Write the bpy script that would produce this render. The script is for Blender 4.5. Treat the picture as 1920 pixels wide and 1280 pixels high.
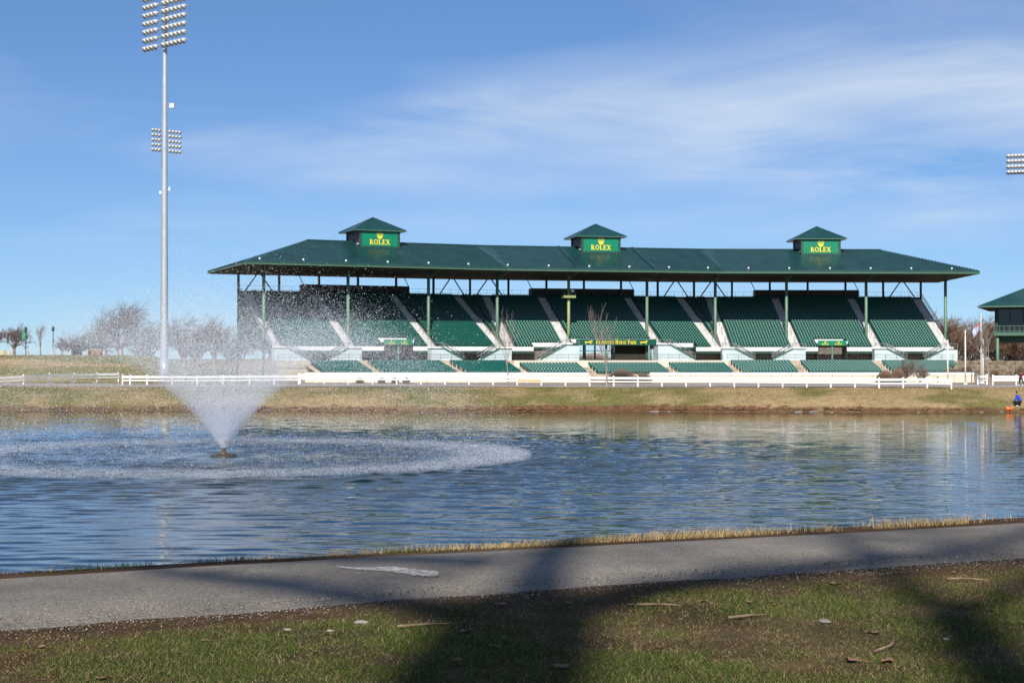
import bpy, math, random
import numpy as np
from mathutils import Vector, Matrix

for o in list(bpy.data.objects):
    bpy.data.objects.remove(o)
scene = bpy.context.scene
col = scene.collection
R = math.radians
EYE = 6.35                      # eye height above the pond surface (z = 0)

# ------------------------------------------------------------------ camera
cam = bpy.data.objects.new('camera', bpy.data.cameras.new('camera'))
col.objects.link(cam)
cam.data.sensor_width = 36.0
cam.data.lens = 56.25
cam.data.clip_start = 0.1
cam.data.clip_end = 6000
cam.location = (0, 0, EYE)
cam.rotation_euler = (R(90.573), 0, 0)
scene.camera = cam

# ------------------------------------------------------------------ sky and sun
SUN_EL, SUN_AZ = 36.0, 4.0      # the light travels towards azimuth SUN_AZ (right of +Y)
w = bpy.data.worlds.new('World')
scene.world = w
w.use_nodes = True
nt = w.node_tree
nt.nodes.clear()
def N(t, kind, **kw):
    n = t.nodes.new(kind)
    for k, v in kw.items():
        if k.startswith('i_'):
            n.inputs[k[2:].replace('_', ' ')].default_value = v
        else:
            setattr(n, k, v)
    return n
out = N(nt, 'ShaderNodeOutputWorld')
bg = N(nt, 'ShaderNodeBackground')
bg.inputs['Strength'].default_value = 0.076
sky = N(nt, 'ShaderNodeTexSky', sky_type='NISHITA', sun_disc=False)
sky.sun_elevation = R(SUN_EL)
sky.sun_rotation = R(180 + SUN_AZ)
sky.altitude = 300
sky.air_density = 1.0
sky.dust_density = 0.0
sky.ozone_density = 5.0
# a clear-day tint and thin cirrus, both spread over the whole dome
tint = N(nt, 'ShaderNodeMix', data_type='RGBA', blend_type='MULTIPLY')
tint.inputs[0].default_value = 1.0
tint.inputs[7].default_value = (0.80, 0.91, 1.08, 1)
nt.links.new(sky.outputs[0], tint.inputs[6])
tc = N(nt, 'ShaderNodeTexCoord')
va = N(nt, 'ShaderNodeVectorMath', operation='ADD'); va.inputs[1].default_value = (0, 0, 0.035)
vn = N(nt, 'ShaderNodeVectorMath', operation='NORMALIZE')
nt.links.new(tc.outputs['Generated'], va.inputs[0]); nt.links.new(va.outputs[0], vn.inputs[0]); nt.links.new(vn.outputs[0], sky.inputs['Vector'])
sep = N(nt, 'ShaderNodeSeparateXYZ')
nt.links.new(tc.outputs['Generated'], sep.inputs[0])
zz = N(nt, 'ShaderNodeMath', operation='MAXIMUM'); zz.inputs[1].default_value = 0.0
nt.links.new(sep.outputs[2], zz.inputs[0])
za = N(nt, 'ShaderNodeMath', operation='ADD'); za.inputs[1].default_value = 0.13
nt.links.new(zz.outputs[0], za.inputs[0])
dx = N(nt, 'ShaderNodeMath', operation='DIVIDE'); dy = N(nt, 'ShaderNodeMath', operation='DIVIDE')
nt.links.new(sep.outputs[0], dx.inputs[0]); nt.links.new(za.outputs[0], dx.inputs[1])
nt.links.new(sep.outputs[1], dy.inputs[0]); nt.links.new(za.outputs[0], dy.inputs[1])
cmb = N(nt, 'ShaderNodeCombineXYZ')
nt.links.new(dx.outputs[0], cmb.inputs[0]); nt.links.new(dy.outputs[0], cmb.inputs[1])
mp = N(nt, 'ShaderNodeMapping')
mp.inputs['Location'].default_value = (8.2, -0.35, 0)
mp.inputs['Rotation'].default_value = (0, 0, R(-14))
mp.inputs['Scale'].default_value = (0.75, 1.0, 1)
nt.links.new(cmb.outputs[0], mp.inputs[0])
n1 = N(nt, 'ShaderNodeTexNoise')          # streaky wisps
n1.inputs['Scale'].default_value = 1.25; n1.inputs['Detail'].default_value = 10
n1.inputs['Roughness'].default_value = 0.60; n1.inputs['Distortion'].default_value = 0.5
nt.links.new(mp.outputs[0], n1.inputs['Vector'])
n2 = N(nt, 'ShaderNodeTexNoise')          # where the sheets of cirrus lie
n2.inputs['Scale'].default_value = 0.55; n2.inputs['Detail'].default_value = 3
nt.links.new(mp.outputs[0], n2.inputs['Vector'])
r1 = N(nt, 'ShaderNodeMapRange'); r1.inputs[1].default_value = 0.32; r1.inputs[2].default_value = 0.72
r2 = N(nt, 'ShaderNodeMapRange'); r2.inputs[1].default_value = 0.42; r2.inputs[2].default_value = 0.60
nt.links.new(n1.outputs[0], r1.inputs[0]); nt.links.new(n2.outputs[0], r2.inputs[0])
cm = N(nt, 'ShaderNodeMath', operation='MULTIPLY'); cm2 = N(nt, 'ShaderNodeMath', operation='MULTIPLY')
nt.links.new(r1.outputs[0], cm.inputs[0]); nt.links.new(r2.outputs[0], cm.inputs[1])
hz_ = N(nt, 'ShaderNodeMapRange', interpolation_type='SMOOTHSTEP'); hz_.inputs[1].default_value = 0.05; hz_.inputs[2].default_value = 0.12
nt.links.new(sep.outputs[2], hz_.inputs[0])
cm3 = N(nt, 'ShaderNodeMath', operation='MULTIPLY'); nt.links.new(cm.outputs[0], cm3.inputs[0]); nt.links.new(hz_.outputs[0], cm3.inputs[1])
nt.links.new(cm3.outputs[0], cm2.inputs[0]); cm2.inputs[1].default_value = 0.90
mixc = N(nt, 'ShaderNodeMix', data_type='RGBA')
nt.links.new(cm2.outputs[0], mixc.inputs[0])
nt.links.new(tint.outputs[2], mixc.inputs[6])
mixc.inputs[7].default_value = (8.2, 9.0, 10.0, 1)
nt.links.new(mixc.outputs[2], bg.inputs[0])
nt.links.new(bg.outputs[0], out.inputs[0])

sl = bpy.data.lights.new('sun', 'SUN')
sl.energy = 5.0
sl.angle = R(0.6)
sl.color = (1.0, 0.94, 0.85)
sun = bpy.data.objects.new('sun', sl)
col.objects.link(sun)
LD = Vector((math.sin(R(SUN_AZ)) * math.cos(R(SUN_EL)), math.cos(R(SUN_AZ)) * math.cos(R(SUN_EL)), -math.sin(R(SUN_EL))))
sun.rotation_euler = LD.to_track_quat('-Z', 'Y').to_euler()
sun.location = (0, -40, 60)

scene.view_settings.view_transform = 'Standard'
scene.view_settings.look = 'None'
scene.view_settings.exposure = 0.3
scene.view_settings.gamma = 1.0
scene.render.engine = 'CYCLES'
scene.cycles.max_bounces = 6
scene.cycles.transparent_max_bounces = 8

# ------------------------------------------------------------------ materials
def mat(name, colr, rough=0.6, var=0.0, scale=3.0, metal=0.0, bump=0.0, bscale=20.0, spec=None, c2=None, detail=6):
    m = bpy.data.materials.new(name)
    m.use_nodes = True
    t = m.node_tree
    b = t.nodes['Principled BSDF']
    b.inputs['Roughness'].default_value = rough
    b.inputs['Metallic'].default_value = metal
    if spec is not None:
        b.inputs['Specular IOR Level'].default_value = spec
    b.inputs['Base Color'].default_value = (*colr, 1)
    if var or c2 or bump:
        geo = N(t, 'ShaderNodeNewGeometry')
    if var or c2:
        no = N(t, 'ShaderNodeTexNoise'); no.inputs['Scale'].default_value = scale; no.inputs['Detail'].default_value = detail
        no.inputs['Roughness'].default_value = 0.65
        t.links.new(geo.outputs['Position'], no.inputs['Vector'])
        mr = N(t, 'ShaderNodeMapRange'); mr.inputs[1].default_value = 0.35; mr.inputs[2].default_value = 0.65
        t.links.new(no.outputs[0], mr.inputs[0])
        mx = N(t, 'ShaderNodeMix', data_type='RGBA')
        if c2:
            mx.inputs[6].default_value = (*colr, 1); mx.inputs[7].default_value = (*c2, 1)
        else:
            mx.inputs[6].default_value = (*[c * (1 - var) for c in colr], 1)
            mx.inputs[7].default_value = (*[min(1, c * (1 + var)) for c in colr], 1)
        t.links.new(mr.outputs[0], mx.inputs[0]); t.links.new(mx.outputs[2], b.inputs['Base Color'])
    if bump:
        nb = N(t, 'ShaderNodeTexNoise'); nb.inputs['Scale'].default_value = bscale; nb.inputs['Detail'].default_value = 5
        t.links.new(geo.outputs['Position'], nb.inputs['Vector'])
        bu = N(t, 'ShaderNodeBump'); bu.inputs['Strength'].default_value = 1.0; bu.inputs['Distance'].default_value = bump
        t.links.new(nb.outputs[0], bu.inputs['Height']); t.links.new(bu.outputs[0], b.inputs['Normal'])
    return m

def attr_mat(name, rough=0.8, spec=0.2, bump=0.0, bscale=20.0, trans=0.0):
    m = bpy.data.materials.new(name); m.use_nodes = True
    t = m.node_tree; b = t.nodes['Principled BSDF']
    a = N(t, 'ShaderNodeAttribute', attribute_name='col')
    t.links.new(a.outputs['Color'], b.inputs['Base Color'])
    b.inputs['Roughness'].default_value = rough; b.inputs['Specular IOR Level'].default_value = spec
    if bump:
        geo = N(t, 'ShaderNodeNewGeometry')
        nb = N(t, 'ShaderNodeTexNoise'); nb.inputs['Scale'].default_value = bscale; nb.inputs['Detail'].default_value = 5
        t.links.new(geo.outputs['Position'], nb.inputs['Vector'])
        bu = N(t, 'ShaderNodeBump'); bu.inputs['Strength'].default_value = 1.0; bu.inputs['Distance'].default_value = bump
        t.links.new(nb.outputs[0], bu.inputs['Height']); t.links.new(bu.outputs[0], b.inputs['Normal'])
    return m

M = {}
M['roof'] = mat('roof_green_metal', (0.012, 0.056, 0.056), 0.30, var=0.22, scale=0.35)
M['roof_rib'] = mat('roof_rib_green', (0.009, 0.042, 0.043), 0.34, var=0.2, scale=0.5)
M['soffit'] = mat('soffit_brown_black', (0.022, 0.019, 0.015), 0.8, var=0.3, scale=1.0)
M['gutter'] = mat('gutter_green', (0.060, 0.130, 0.090), 0.45, var=0.1)
M['trim'] = mat('trim_dark_green', (0.016, 0.055, 0.040), 0.5, var=0.15)
M['column'] = mat('column_sage_green', (0.110, 0.200, 0.140), 0.5, var=0.12, scale=1.5)
M['column_sunlit'] = mat('column_sunlit_yellow_green', (0.240, 0.290, 0.120), 0.5, var=0.12, scale=1.5)  # column green with a sunlit yellow reflection painted into the colour
M['steel_dark'] = mat('steel_dark_green', (0.012, 0.030, 0.026), 0.5)
M['seat'] = mat('seat_green_plastic', (0.001, 0.066, 0.044), 0.27, var=0.12, scale=2.0, spec=0.6)
M['seat_low'] = mat('seat_teal_plastic', (0.001, 0.075, 0.058), 0.28, var=0.14, scale=2.0, spec=0.7)
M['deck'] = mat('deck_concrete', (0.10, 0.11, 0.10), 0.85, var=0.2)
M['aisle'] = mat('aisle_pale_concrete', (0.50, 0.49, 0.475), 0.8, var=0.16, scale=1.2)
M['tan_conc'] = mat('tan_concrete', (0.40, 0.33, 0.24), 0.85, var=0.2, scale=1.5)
M['cream'] = mat('cream_paint', (0.60, 0.545, 0.43), 0.7, var=0.08, scale=1.0)
M['white'] = mat('white_paint', (0.72, 0.72, 0.70), 0.5, var=0.06, scale=1.5)
M['white_wall'] = mat('pale_blue_white_wall', (0.47, 0.56, 0.58), 0.7, var=0.07, scale=0.8)
M['stone'] = mat('rough_stone', (0.17, 0.145, 0.12), 0.9, c2=(0.08, 0.07, 0.06), scale=2.2)
M['sign'] = mat('sign_emerald', (0.000, 0.185, 0.095), 0.4, var=0.06, scale=0.7)
M['sign_dk'] = mat('sign_dark_green', (0.004, 0.075, 0.046), 0.4, var=0.06, scale=0.7)
M['yellow'] = mat('lettering_yellow', (0.78, 0.62, 0.03), 0.45)
M['louvre'] = mat('louvre_grey', (0.14, 0.15, 0.17), 0.6, var=0.1)
M['pbox'] = mat('press_box_brown', (0.022, 0.020, 0.018), 0.7, var=0.2)
M['galv'] = mat('galvanised_steel', (0.42, 0.46, 0.49), 0.42, var=0.08, scale=0.9, metal=0.35)
M['rail'] = mat('rail_grey_steel', (0.30, 0.31, 0.32), 0.45, metal=0.3)
M['lamp'] = mat('lamp_housing_grey', (0.46, 0.48, 0.48), 0.45, var=0.08)
M['lamp_face'] = mat('lamp_glass', (0.62, 0.66, 0.66), 0.2)
M['asphalt_far'] = mat('far_road', (0.30, 0.27, 0.26), 0.9, var=0.12, scale=0.6)
M['glass'] = mat('dark_glass', (0.012, 0.016, 0.022), 0.08)
M['bark'] = mat('bark_grey_brown', (0.20, 0.155, 0.12), 0.9, var=0.3, scale=2.5)
M['twig'] = mat('twigs_brown', (0.155, 0.110, 0.090), 0.9, var=0.2, scale=0.6)
M['twig_red'] = mat('twigs_red_brown', (0.19, 0.122, 0.085), 0.9, var=0.25, scale=0.4)
M['twig_grey'] = mat('twigs_pale_grey', (0.30, 0.25, 0.22), 0.9, var=0.2, scale=0.6)
M['evergreen'] = mat('evergreen', (0.035, 0.060, 0.022), 0.8, var=0.4, scale=2.0)
M['brick'] = mat('brick_brown', (0.24, 0.13, 0.08), 0.85, var=0.25, scale=4)
M['yellow_p'] = mat('yellow_paint', (0.75, 0.47, 0.03), 0.5)
M['post_stone'] = mat('post_limestone', (0.42, 0.38, 0.32), 0.85, var=0.15)
M['banner'] = mat('banner_green', (0.01, 0.22, 0.10), 0.6, var=0.1)
M['lamp_dk'] = mat('lamp_post_dark_green', (0.010, 0.035, 0.030), 0.45)
M['orange'] = mat('orange_plastic', (0.85, 0.17, 0.02), 0.4)
M['plank'] = mat('bare_wood_orange', (0.62, 0.30, 0.10), 0.7, var=0.2, scale=3)
M['blue_cloth'] = mat('blue_cloth', (0.015, 0.06, 0.50), 0.8, var=0.2, scale=6)
M['black_cloth'] = mat('black_cloth', (0.010, 0.010, 0.014), 0.8)
M['red_cloth'] = mat('maroon_cloth', (0.20, 0.02, 0.03), 0.8)
M['skin'] = mat('skin', (0.45, 0.26, 0.18), 0.6)
M['hair'] = mat('hair_dark', (0.012, 0.009, 0.008), 0.6)
M['leaf'] = mat('dead_leaf', (0.15, 0.075, 0.035), 0.8, c2=(0.22, 0.14, 0.08), scale=9)
M['stick'] = mat('fallen_stick', (0.22, 0.15, 0.09), 0.85, var=0.4, scale=12)
M['rock'] = mat('limestone_rock', (0.27, 0.245, 0.21), 0.85, var=0.25, scale=5, bump=0.01, bscale=25)
M['dirt'] = mat('red_clay', (0.20, 0.085, 0.035), 0.95, c2=(0.09, 0.05, 0.03), scale=1.6, bump=0.05, bscale=4)
M['flag_b'] = mat('flag_pale_blue', (0.45, 0.52, 0.75), 0.8)
M['flag_r'] = mat('flag_red', (0.60, 0.12, 0.12), 0.8)
M['paint_mark'] = mat('chalk_white', (0.70, 0.70, 0.70), 0.85, c2=(0.40, 0.40, 0.40), scale=7)
M['float'] = mat('float_dark', (0.035, 0.030, 0.022), 0.6, var=0.3, scale=4)
M['brass'] = mat('nozzle_bronze', (0.10, 0.065, 0.03), 0.6, metal=0.2, var=0.2)
M['attr'] = attr_mat('plant_colours', 0.8, 0.15)

# ------------------------------------------------------------------ mesh builder
ORG = {}
class MB:
    def __init__(s): s.v = []; s.f = []
    def quad(s, a, b, c, d):
        i = len(s.v); s.v += [tuple(a), tuple(b), tuple(c), tuple(d)]; s.f.append((i, i+1, i+2, i+3)); return s
    def poly(s, pts):
        i = len(s.v); s.v += [tuple(p) for p in pts]; s.f.append(tuple(range(i, i+len(pts)))); return s
    def hexa(s, p):             # p: 4 bottom then 4 top corners, same order
        i = len(s.v); s.v += [tuple(q) for q in p]
        for a in ((3,2,1,0), (4,5,6,7), (0,1,5,4), (1,2,6,5), (2,3,7,6), (3,0,4,7)):
            s.f.append(tuple(i+k for k in a))
        return s
    def box(s, x0, x1, y0, y1, z0, z1):
        return s.hexa([(x0,y0,z0),(x1,y0,z0),(x1,y1,z0),(x0,y1,z0),(x0,y0,z1),(x1,y0,z1),(x1,y1,z1),(x0,y1,z1)])
    def tube(s, a, b, ra, rb=None, n=8, cap=True):
        rb = ra if rb is None else rb
        a = Vector(a); b = Vector(b); d = b - a
        if d.length < 1e-6: return s
        q = d.to_track_quat('Z', 'Y'); i = len(s.v)
        for P, r in ((a, ra), (b, rb)):
            for k in range(n):
                an = 2*math.pi*(k+0.5)/n
                s.v.append(tuple(P + q @ Vector((r*math.cos(an), r*math.sin(an), 0))))
        for k in range(n):
            s.f.append((i+k, i+(k+1) % n, i+n+(k+1) % n, i+n+k))
        if cap:
            s.f.append(tuple(i+k for k in reversed(range(n)))); s.f.append(tuple(i+n+k for k in range(n)))
        return s
    def lathe(s, prof, n=16, c=(0,0,0), sx=1, sy=1):
        i = len(s.v)
        for (r, z) in prof:
            for k in range(n):
                an = 2*math.pi*k/n
                s.v.append((c[0]+r*math.cos(an)*sx, c[1]+r*math.sin(an)*sy, c[2]+z))
        for j in range(len(prof)-1):
            for k in range(n):
                s.f.append((i+j*n+k, i+j*n+(k+1) % n, i+(j+1)*n+(k+1) % n, i+(j+1)*n+k))
        s.f.append(tuple(i+k for k in reversed(range(n)))); m = i+(len(prof)-1)*n
        s.f.append(tuple(m+k for k in range(n)))
        return s
    def build(s, name, m, parent=None, smooth=False, org=None):
        v = np.array(s.v, dtype=np.float64)
        if org is None:
            org = np.array([(v[:,0].min()+v[:,0].max())/2, (v[:,1].min()+v[:,1].max())/2, v[:,2].min()])
        org = np.array(org, dtype=np.float64)
        me = bpy.data.meshes.new(name)
        me.from_pydata((v-org).tolist(), [], s.f)
        if smooth: me.polygons.foreach_set('use_smooth', [True]*len(me.polygons))
        me.materials.append(M[m] if isinstance(m, str) else m)
        return place(name, me, org, parent)

def place(name, me, org, parent=None, rz=0.0, scale=None):
    o = bpy.data.objects.new(name, me)
    col.objects.link(o)
    po = ORG[parent.name] if parent else (0, 0, 0)
    o.location = [org[k]-po[k] for k in range(3)]
    if rz: o.rotation_euler = (0, 0, rz)
    if scale: o.scale = scale
    if parent: o.parent = parent
    ORG[o.name] = tuple(org)
    return o

def thing(name, loc, label, cat, group=None):
    o = bpy.data.objects.new(name, None); col.objects.link(o)
    o.empty_display_size = 0.3
    o.location = loc; ORG[o.name] = tuple(loc)
    return tag(o, label, cat, group)
def tag(o, label, cat, group=None):
    o['label'] = label; o['category'] = cat
    if group: o['group'] = group
    return o
def kind(o, k):
    o['kind'] = k; return o

def np_mesh(name, V, F, m, parent=None, org=(0,0,0), smooth=False, colr=None):
    """V (n,3), F (m,k) arrays -> object (fast path)."""
    me = bpy.data.meshes.new(name)
    V = np.asarray(V, dtype=np.float32) - np.asarray(org, dtype=np.float32)
    F = np.asarray(F, dtype=np.int32); k = F.shape[1]
    me.vertices.add(len(V)); me.vertices.foreach_set('co', V.ravel())
    me.loops.add(F.size); me.loops.foreach_set('vertex_index', F.ravel())
    me.polygons.add(len(F)); me.polygons.foreach_set('loop_start', np.arange(0, F.size, k, dtype=np.int32))
    me.polygons.foreach_set('loop_total', np.full(len(F), k, dtype=np.int32))
    if smooth: me.polygons.foreach_set('use_smooth', np.ones(len(F), dtype=bool))
    if colr is not None:
        a = me.attributes.new('col', 'FLOAT_COLOR', 'POINT')
        c = np.ones((len(V), 4), dtype=np.float32); c[:, :3] = colr
        a.data.foreach_set('color', c.ravel())
    me.update(calc_edges=True); me.validate()
    me.materials.append(M[m] if isinstance(m, str) else m)
    return place(name, me, org, parent)

rng = np.random.default_rng(7)
def vnoise(x, y, s, seed=0):
    """cheap smooth value noise, 0..1"""
    x = np.asarray(x)/s; y = np.asarray(y)/s
    xi = np.floor(x).astype(np.int64); yi = np.floor(y).astype(np.int64)
    xf = x-xi; yf = y-yi
    def h(a, b):
        n = (a*374761393 + b*668265263 + seed*982451653) & 0xffffffff
        n = ((n ^ (n >> 13)) * 1274126177) & 0xffffffff
        return ((n ^ (n >> 16)) & 0xffff)/65535.0
    u = xf*xf*(3-2*xf); v = yf*yf*(3-2*yf)
    return (h(xi,yi)*(1-u)+h(xi+1,yi)*u)*(1-v)+(h(xi,yi+1)*(1-u)+h(xi+1,yi+1)*u)*v
def fbm(x, y, s, seed=0, o=4):
    t = 0; a = 0.5; n = 0
    for k in range(o):
        t = t+a*vnoise(x, y, s/(2**k), seed+k); n += a; a *= 0.5
    return t/n
def sstep(a, b, x):
    t = np.clip((x-a)/(b-a), 0, 1); return t*t*(3-2*t)

def at(px, py, D):
    """photo pixel (1920 wide) at depth D -> world point"""
    return Vector(((px-960)/3000*D, D, EYE+(670-py)/3000*D))

# ------------------------------------------------------------------ terrain
GZ = EYE-3.45                   # arena / road level
LZ = EYE-1.75                   # lawn and path level
PU = np.array([0.906, 0.423]); PN = np.array([-0.423, 0.906])     # along / across the path
PE = np.array([-4.15, 12.75])                                      # a point of its far edge
def path_t(x, y): return (x-PE[0])*PN[0]+(y-PE[1])*PN[1]          # >0 beyond the far edge
def path_s(x, y): return (x-PE[0])*PU[0]+(y-PE[1])*PU[1]
PW = 2.75
def edge_far(s): return 0.10*np.sin(s*0.45+0.6)+0.06*(vnoise(s, s*0, 0.8, 3)-0.5)
def edge_near(s): return -PW+0.16*(fbm(s, s*0+5, 1.3, 9)-0.5)+0.17*(fbm(s, s*0+9, 0.45, 19)-0.5)+0.12*np.sin(s*0.35)
def shore(x): return 188.5-0.045*x+1.3*np.sin(x*0.11)+2.0*(fbm(x, x*0, 9.0, 21)-0.5)
def height(x, y):
    x = np.asarray(x, dtype=float); y = np.asarray(y, dtype=float)
    t = path_t(x, y)
    near = LZ+0.05*(fbm(x, y, 1.2, 5)-0.5)*(t < -PW-0.1)
    drop = np.clip(t-0.15, 0, None)
    zn = near-np.where(drop < 0.8, 0.35*drop**2, 0.224+(drop-0.8)*0.5)
    zn = np.maximum(zn, -1.2)
    d = y-shore(x)
    bank = np.where(d < 0, d*0.35, np.where(d < 10.5, 0.2+(GZ-0.5)*np.sin(np.clip(d/10.5, 0, 1)*math.pi/2)**0.85, GZ-0.3+0.3*np.clip((d-10.5)/9, 0, 1)))
    bank = np.maximum(bank, -1.2)+np.where((d > 0.3) & (d < 11), 0.22*(fbm(x, y, 5.0, 31)-0.5), 0)
    # berm on the left with the car park on top
    bx = 1-sstep(-53, -43, x+ (y-245)*0.45)
    berm = (EYE+0.42-GZ)*sstep(233, 259, y)*bx
    far = bank+np.where(d > 13, berm, 0)
    return np.where(y < 90, zn, far)

def lin_breaks(spec):
    out = []
    for a, b, st in spec:
        out += list(np.arange(a, b, st))
    return np.array(sorted(set(np.round(out, 4))))
gx = lin_breaks([(-2500,-400,300), (-400,-80,20), (-80,-14,1.5), (-14,14,0.33), (14,80,1.5), (80,400,20), (400,2501,300)])
gy = lin_breaks([(-60,4,4), (4,22,0.28), (22,44,1.5), (44,180,17), (180,212,0.7), (212,230,6), (230,262,1.6), (262,400,12), (400,1000,100), (1000,4001,500)])
GXX, GYY = np.meshgrid(gx, gy)
GH = height(GXX, GYY)
V = np.stack([GXX.ravel(), GYY.ravel(), GH.ravel()], 1)
nx, ny = len(gx), len(gy)
I = (np.arange(ny-1)[:, None]*nx+np.arange(nx-1)[None, :]).ravel()
F = np.stack([I, I+1, I+nx+1, I+nx], 1)
# albedo zones: lawn in front, dry bank, sandy arena
x, y = V[:, 0], V[:, 1]
t = path_t(x, y); d = y-shore(x)
def lerp(a, b, k): return a+(np.asarray(b)-a)*np.clip(k, 0, 1)[:, None]
soil = np.tile(np.array([0.062, 0.036, 0.019]), (len(V), 1))
c = lerp(soil, [0.040, 0.042, 0.014], sstep(0.40, 0.62, fbm(x, y, 1.0, 141))*sstep(-PW-.1, -PW-.8, t))
c = lerp(c, [0.11, 0.075, 0.040], sstep(0.55, 0.70, fbm(x, y, 0.9, 51))*0.6)
bankc = lerp(np.tile(np.array([0.28, 0.210, 0.110]), (len(V), 1)), [0.155, 0.140, 0.050], sstep(0.45, 0.65, fbm(x, y*1.6, 9.0, 61)))
bankc = lerp(bankc, [0.34, 0.25, 0.14], sstep(0.52, 0.7, fbm(x, y, 3.0, 71))*0.7)
bankc = lerp(bankc, [0.10, 0.058, 0.030], sstep(1.0, 0.25, d)*0.9)
sand = np.tile(np.array([0.30, 0.24, 0.17]), (len(V), 1))
bermc = lerp(np.tile(np.array([0.17, 0.15, 0.05]), (len(V), 1)), [0.33, 0.24, 0.12], sstep(0.5, 0.65, fbm(x, y*3, 14.0, 81)))
far = np.where((d > 14.5)[:, None], np.where((x < -36)[:, None], bermc, sand), bankc)
colr = np.where((y < 90)[:, None], c, far)
def ground_mat():
    m = attr_mat('ground_cover', 0.95, 0.1, bump=0.05, bscale=3.0)
    t_ = m.node_tree; b = t_.nodes['Principled BSDF']
    a = [n for n in t_.nodes if n.type == 'ATTRIBUTE'][0]
    geo = N(t_, 'ShaderNodeNewGeometry')
    no = N(t_, 'ShaderNodeTexNoise'); no.inputs['Scale'].default_value = 1.3; no.inputs['Detail'].default_value = 10; no.inputs['Roughness'].default_value = 0.75
    t_.links.new(geo.outputs['Position'], no.inputs['Vector'])
    mr = N(t_, 'ShaderNodeMapRange'); mr.inputs[1].default_value = 0.3; mr.inputs[2].default_value = 0.7; mr.inputs[3].default_value = 0.55; mr.inputs[4].default_value = 1.45
    t_.links.new(no.outputs[0], mr.inputs[0])
    mx = N(t_, 'ShaderNodeMix', data_type='RGBA', blend_type='MULTIPLY'); mx.inputs[0].default_value = 1
    t_.links.new(a.outputs['Color'], mx.inputs[6]); t_.links.new(mr.outputs[0], mx.inputs[7])
    t_.links.new(mx.outputs[2], b.inputs['Base Color'])
    return m
g = np_mesh('ground', V, F, ground_mat(), smooth=True, colr=colr)
kind(g, 'structure')

# ------------------------------------------------------------------ pond
FX, FY = (420-960)/3000*103.0, 103.0         # fountain position
FR = 19.6                                     # radius at which its water lands
def water_mat():
    m = bpy.data.materials.new('pond_water'); m.use_nodes = True
    t_ = m.node_tree; b = t_.nodes['Principled BSDF']
    b.inputs['Base Color'].default_value = (0.006, 0.018, 0.022, 1)
    b.inputs['Roughness'].default_value = 0.03
    b.inputs['IOR'].default_value = 1.333
    geo = N(t_, 'ShaderNodeNewGeometry')
    def noise(sx, sy, sc, det, rough=0.5, dist=0.0, rot=0.0):
        mp_ = N(t_, 'ShaderNodeMapping'); mp_.inputs['Scale'].default_value = (sx, sy, 1); mp_.inputs['Rotation'].default_value = (0, 0, rot)
        t_.links.new(geo.outputs['Position'], mp_.inputs[0])
        n_ = N(t_, 'ShaderNodeTexNoise'); n_.inputs['Scale'].default_value = sc; n_.inputs['Detail'].default_value = det
        n_.inputs['Roughness'].default_value = rough; n_.inputs['Distortion'].default_value = dist
        t_.links.new(mp_.outputs[0], n_.inputs['Vector']); return n_.outputs[0]
    def math_(op, a, b_):
        n_ = N(t_, 'ShaderNodeMath', operation=op)
        for i_, q in enumerate((a, b_)):
            if isinstance(q, (int, float)): n_.inputs[i_].default_value = q
            else: t_.links.new(q, n_.inputs[i_])
        return n_.outputs[0]
    ripple = noise(0.42, 1.35, 0.95, 3, 0.5, 0.3, R(3))        # wind ripples, crests across the view
    fine = noise(0.7, 1.5, 3.4, 2, 0.5, 0.0, R(-8))
    patch = noise(1, 1, 0.045, 2)
    amp = N(t_, 'ShaderNodeMapRange'); amp.inputs[1].default_value = 0.38; amp.inputs[2].default_value = 0.62; amp.inputs[3].default_value = 0.55; amp.inputs[4].default_value = 1.25
    t_.links.new(patch, amp.inputs[0])
    # the churned water where the spray lands
    vs = N(t_, 'ShaderNodeVectorMath', operation='DISTANCE'); vs.inputs[1].default_value = (FX, FY, 0)
    t_.links.new(geo.outputs['Position'], vs.inputs[0])
    mk = N(t_, 'ShaderNodeMapRange', interpolation_type='SMOOTHSTEP'); mk.inputs[1].default_value = FR+8.0; mk.inputs[2].default_value = FR-1.5
    t_.links.new(vs.outputs['Value'], mk.inputs[0])
    churn = noise(1, 1, 5.0, 3, 0.6)
    h1 = math_('MULTIPLY', math_('ADD', math_('MULTIPLY', ripple, 0.012), math_('MULTIPLY', fine, 0.005)), amp.outputs[0])
    h2 = math_('MULTIPLY', churn, math_('MULTIPLY', mk.outputs[0], 0.04))
    bu = N(t_, 'ShaderNodeBump'); bu.inputs['Strength'].default_value = 1.0; bu.inputs['Distance'].default_value = 1.0
    t_.links.new(math_('ADD', h1, h2), bu.inputs['Height'])
    t_.links.new(bu.outputs[0], b.inputs['Normal'])
    return m
wx = lin_breaks([(-600,-75,25), (-75,75,0.42), (75,601,25)]); wy = lin_breaks([(10,38,2), (38,100,0.15), (100,194,0.30), (194,214,4)])
WX, WY = np.meshgrid(wx, wy)
wr = np.random.default_rng(17); H_ = np.zeros_like(WX)
for k in range(30):                       # wind waves, crests mostly across the view
    lam = 0.7*(2.7/0.7)**wr.uniform(0, 1); th = wr.normal(0, 0.34)+R(5); ph = wr.uniform(0, 6.28)
    kx, ky = math.sin(th)*6.283/lam, math.cos(th)*6.283/lam
    gm_ = 0.5+fbm(WX, WY, 7.0+3*lam, 200+k, 2)
    H_ += lam**0.9*0.0060*gm_*np.sin(kx*WX+ky*WY+ph+1.5*fbm(WX, WY, 5.0, 300+k, 2)*3)
rd_ = np.hypot(WX-FX, WY-FY)
H_ *= 0.13+0.07*sstep(20, -20, WX)+0.80*np.exp(-((rd_-FR)/16)**2)+0.22*(fbm(WX, WY, 26.0, 401, 2)-0.5)+0.10*sstep(120, 60, WY)
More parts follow.
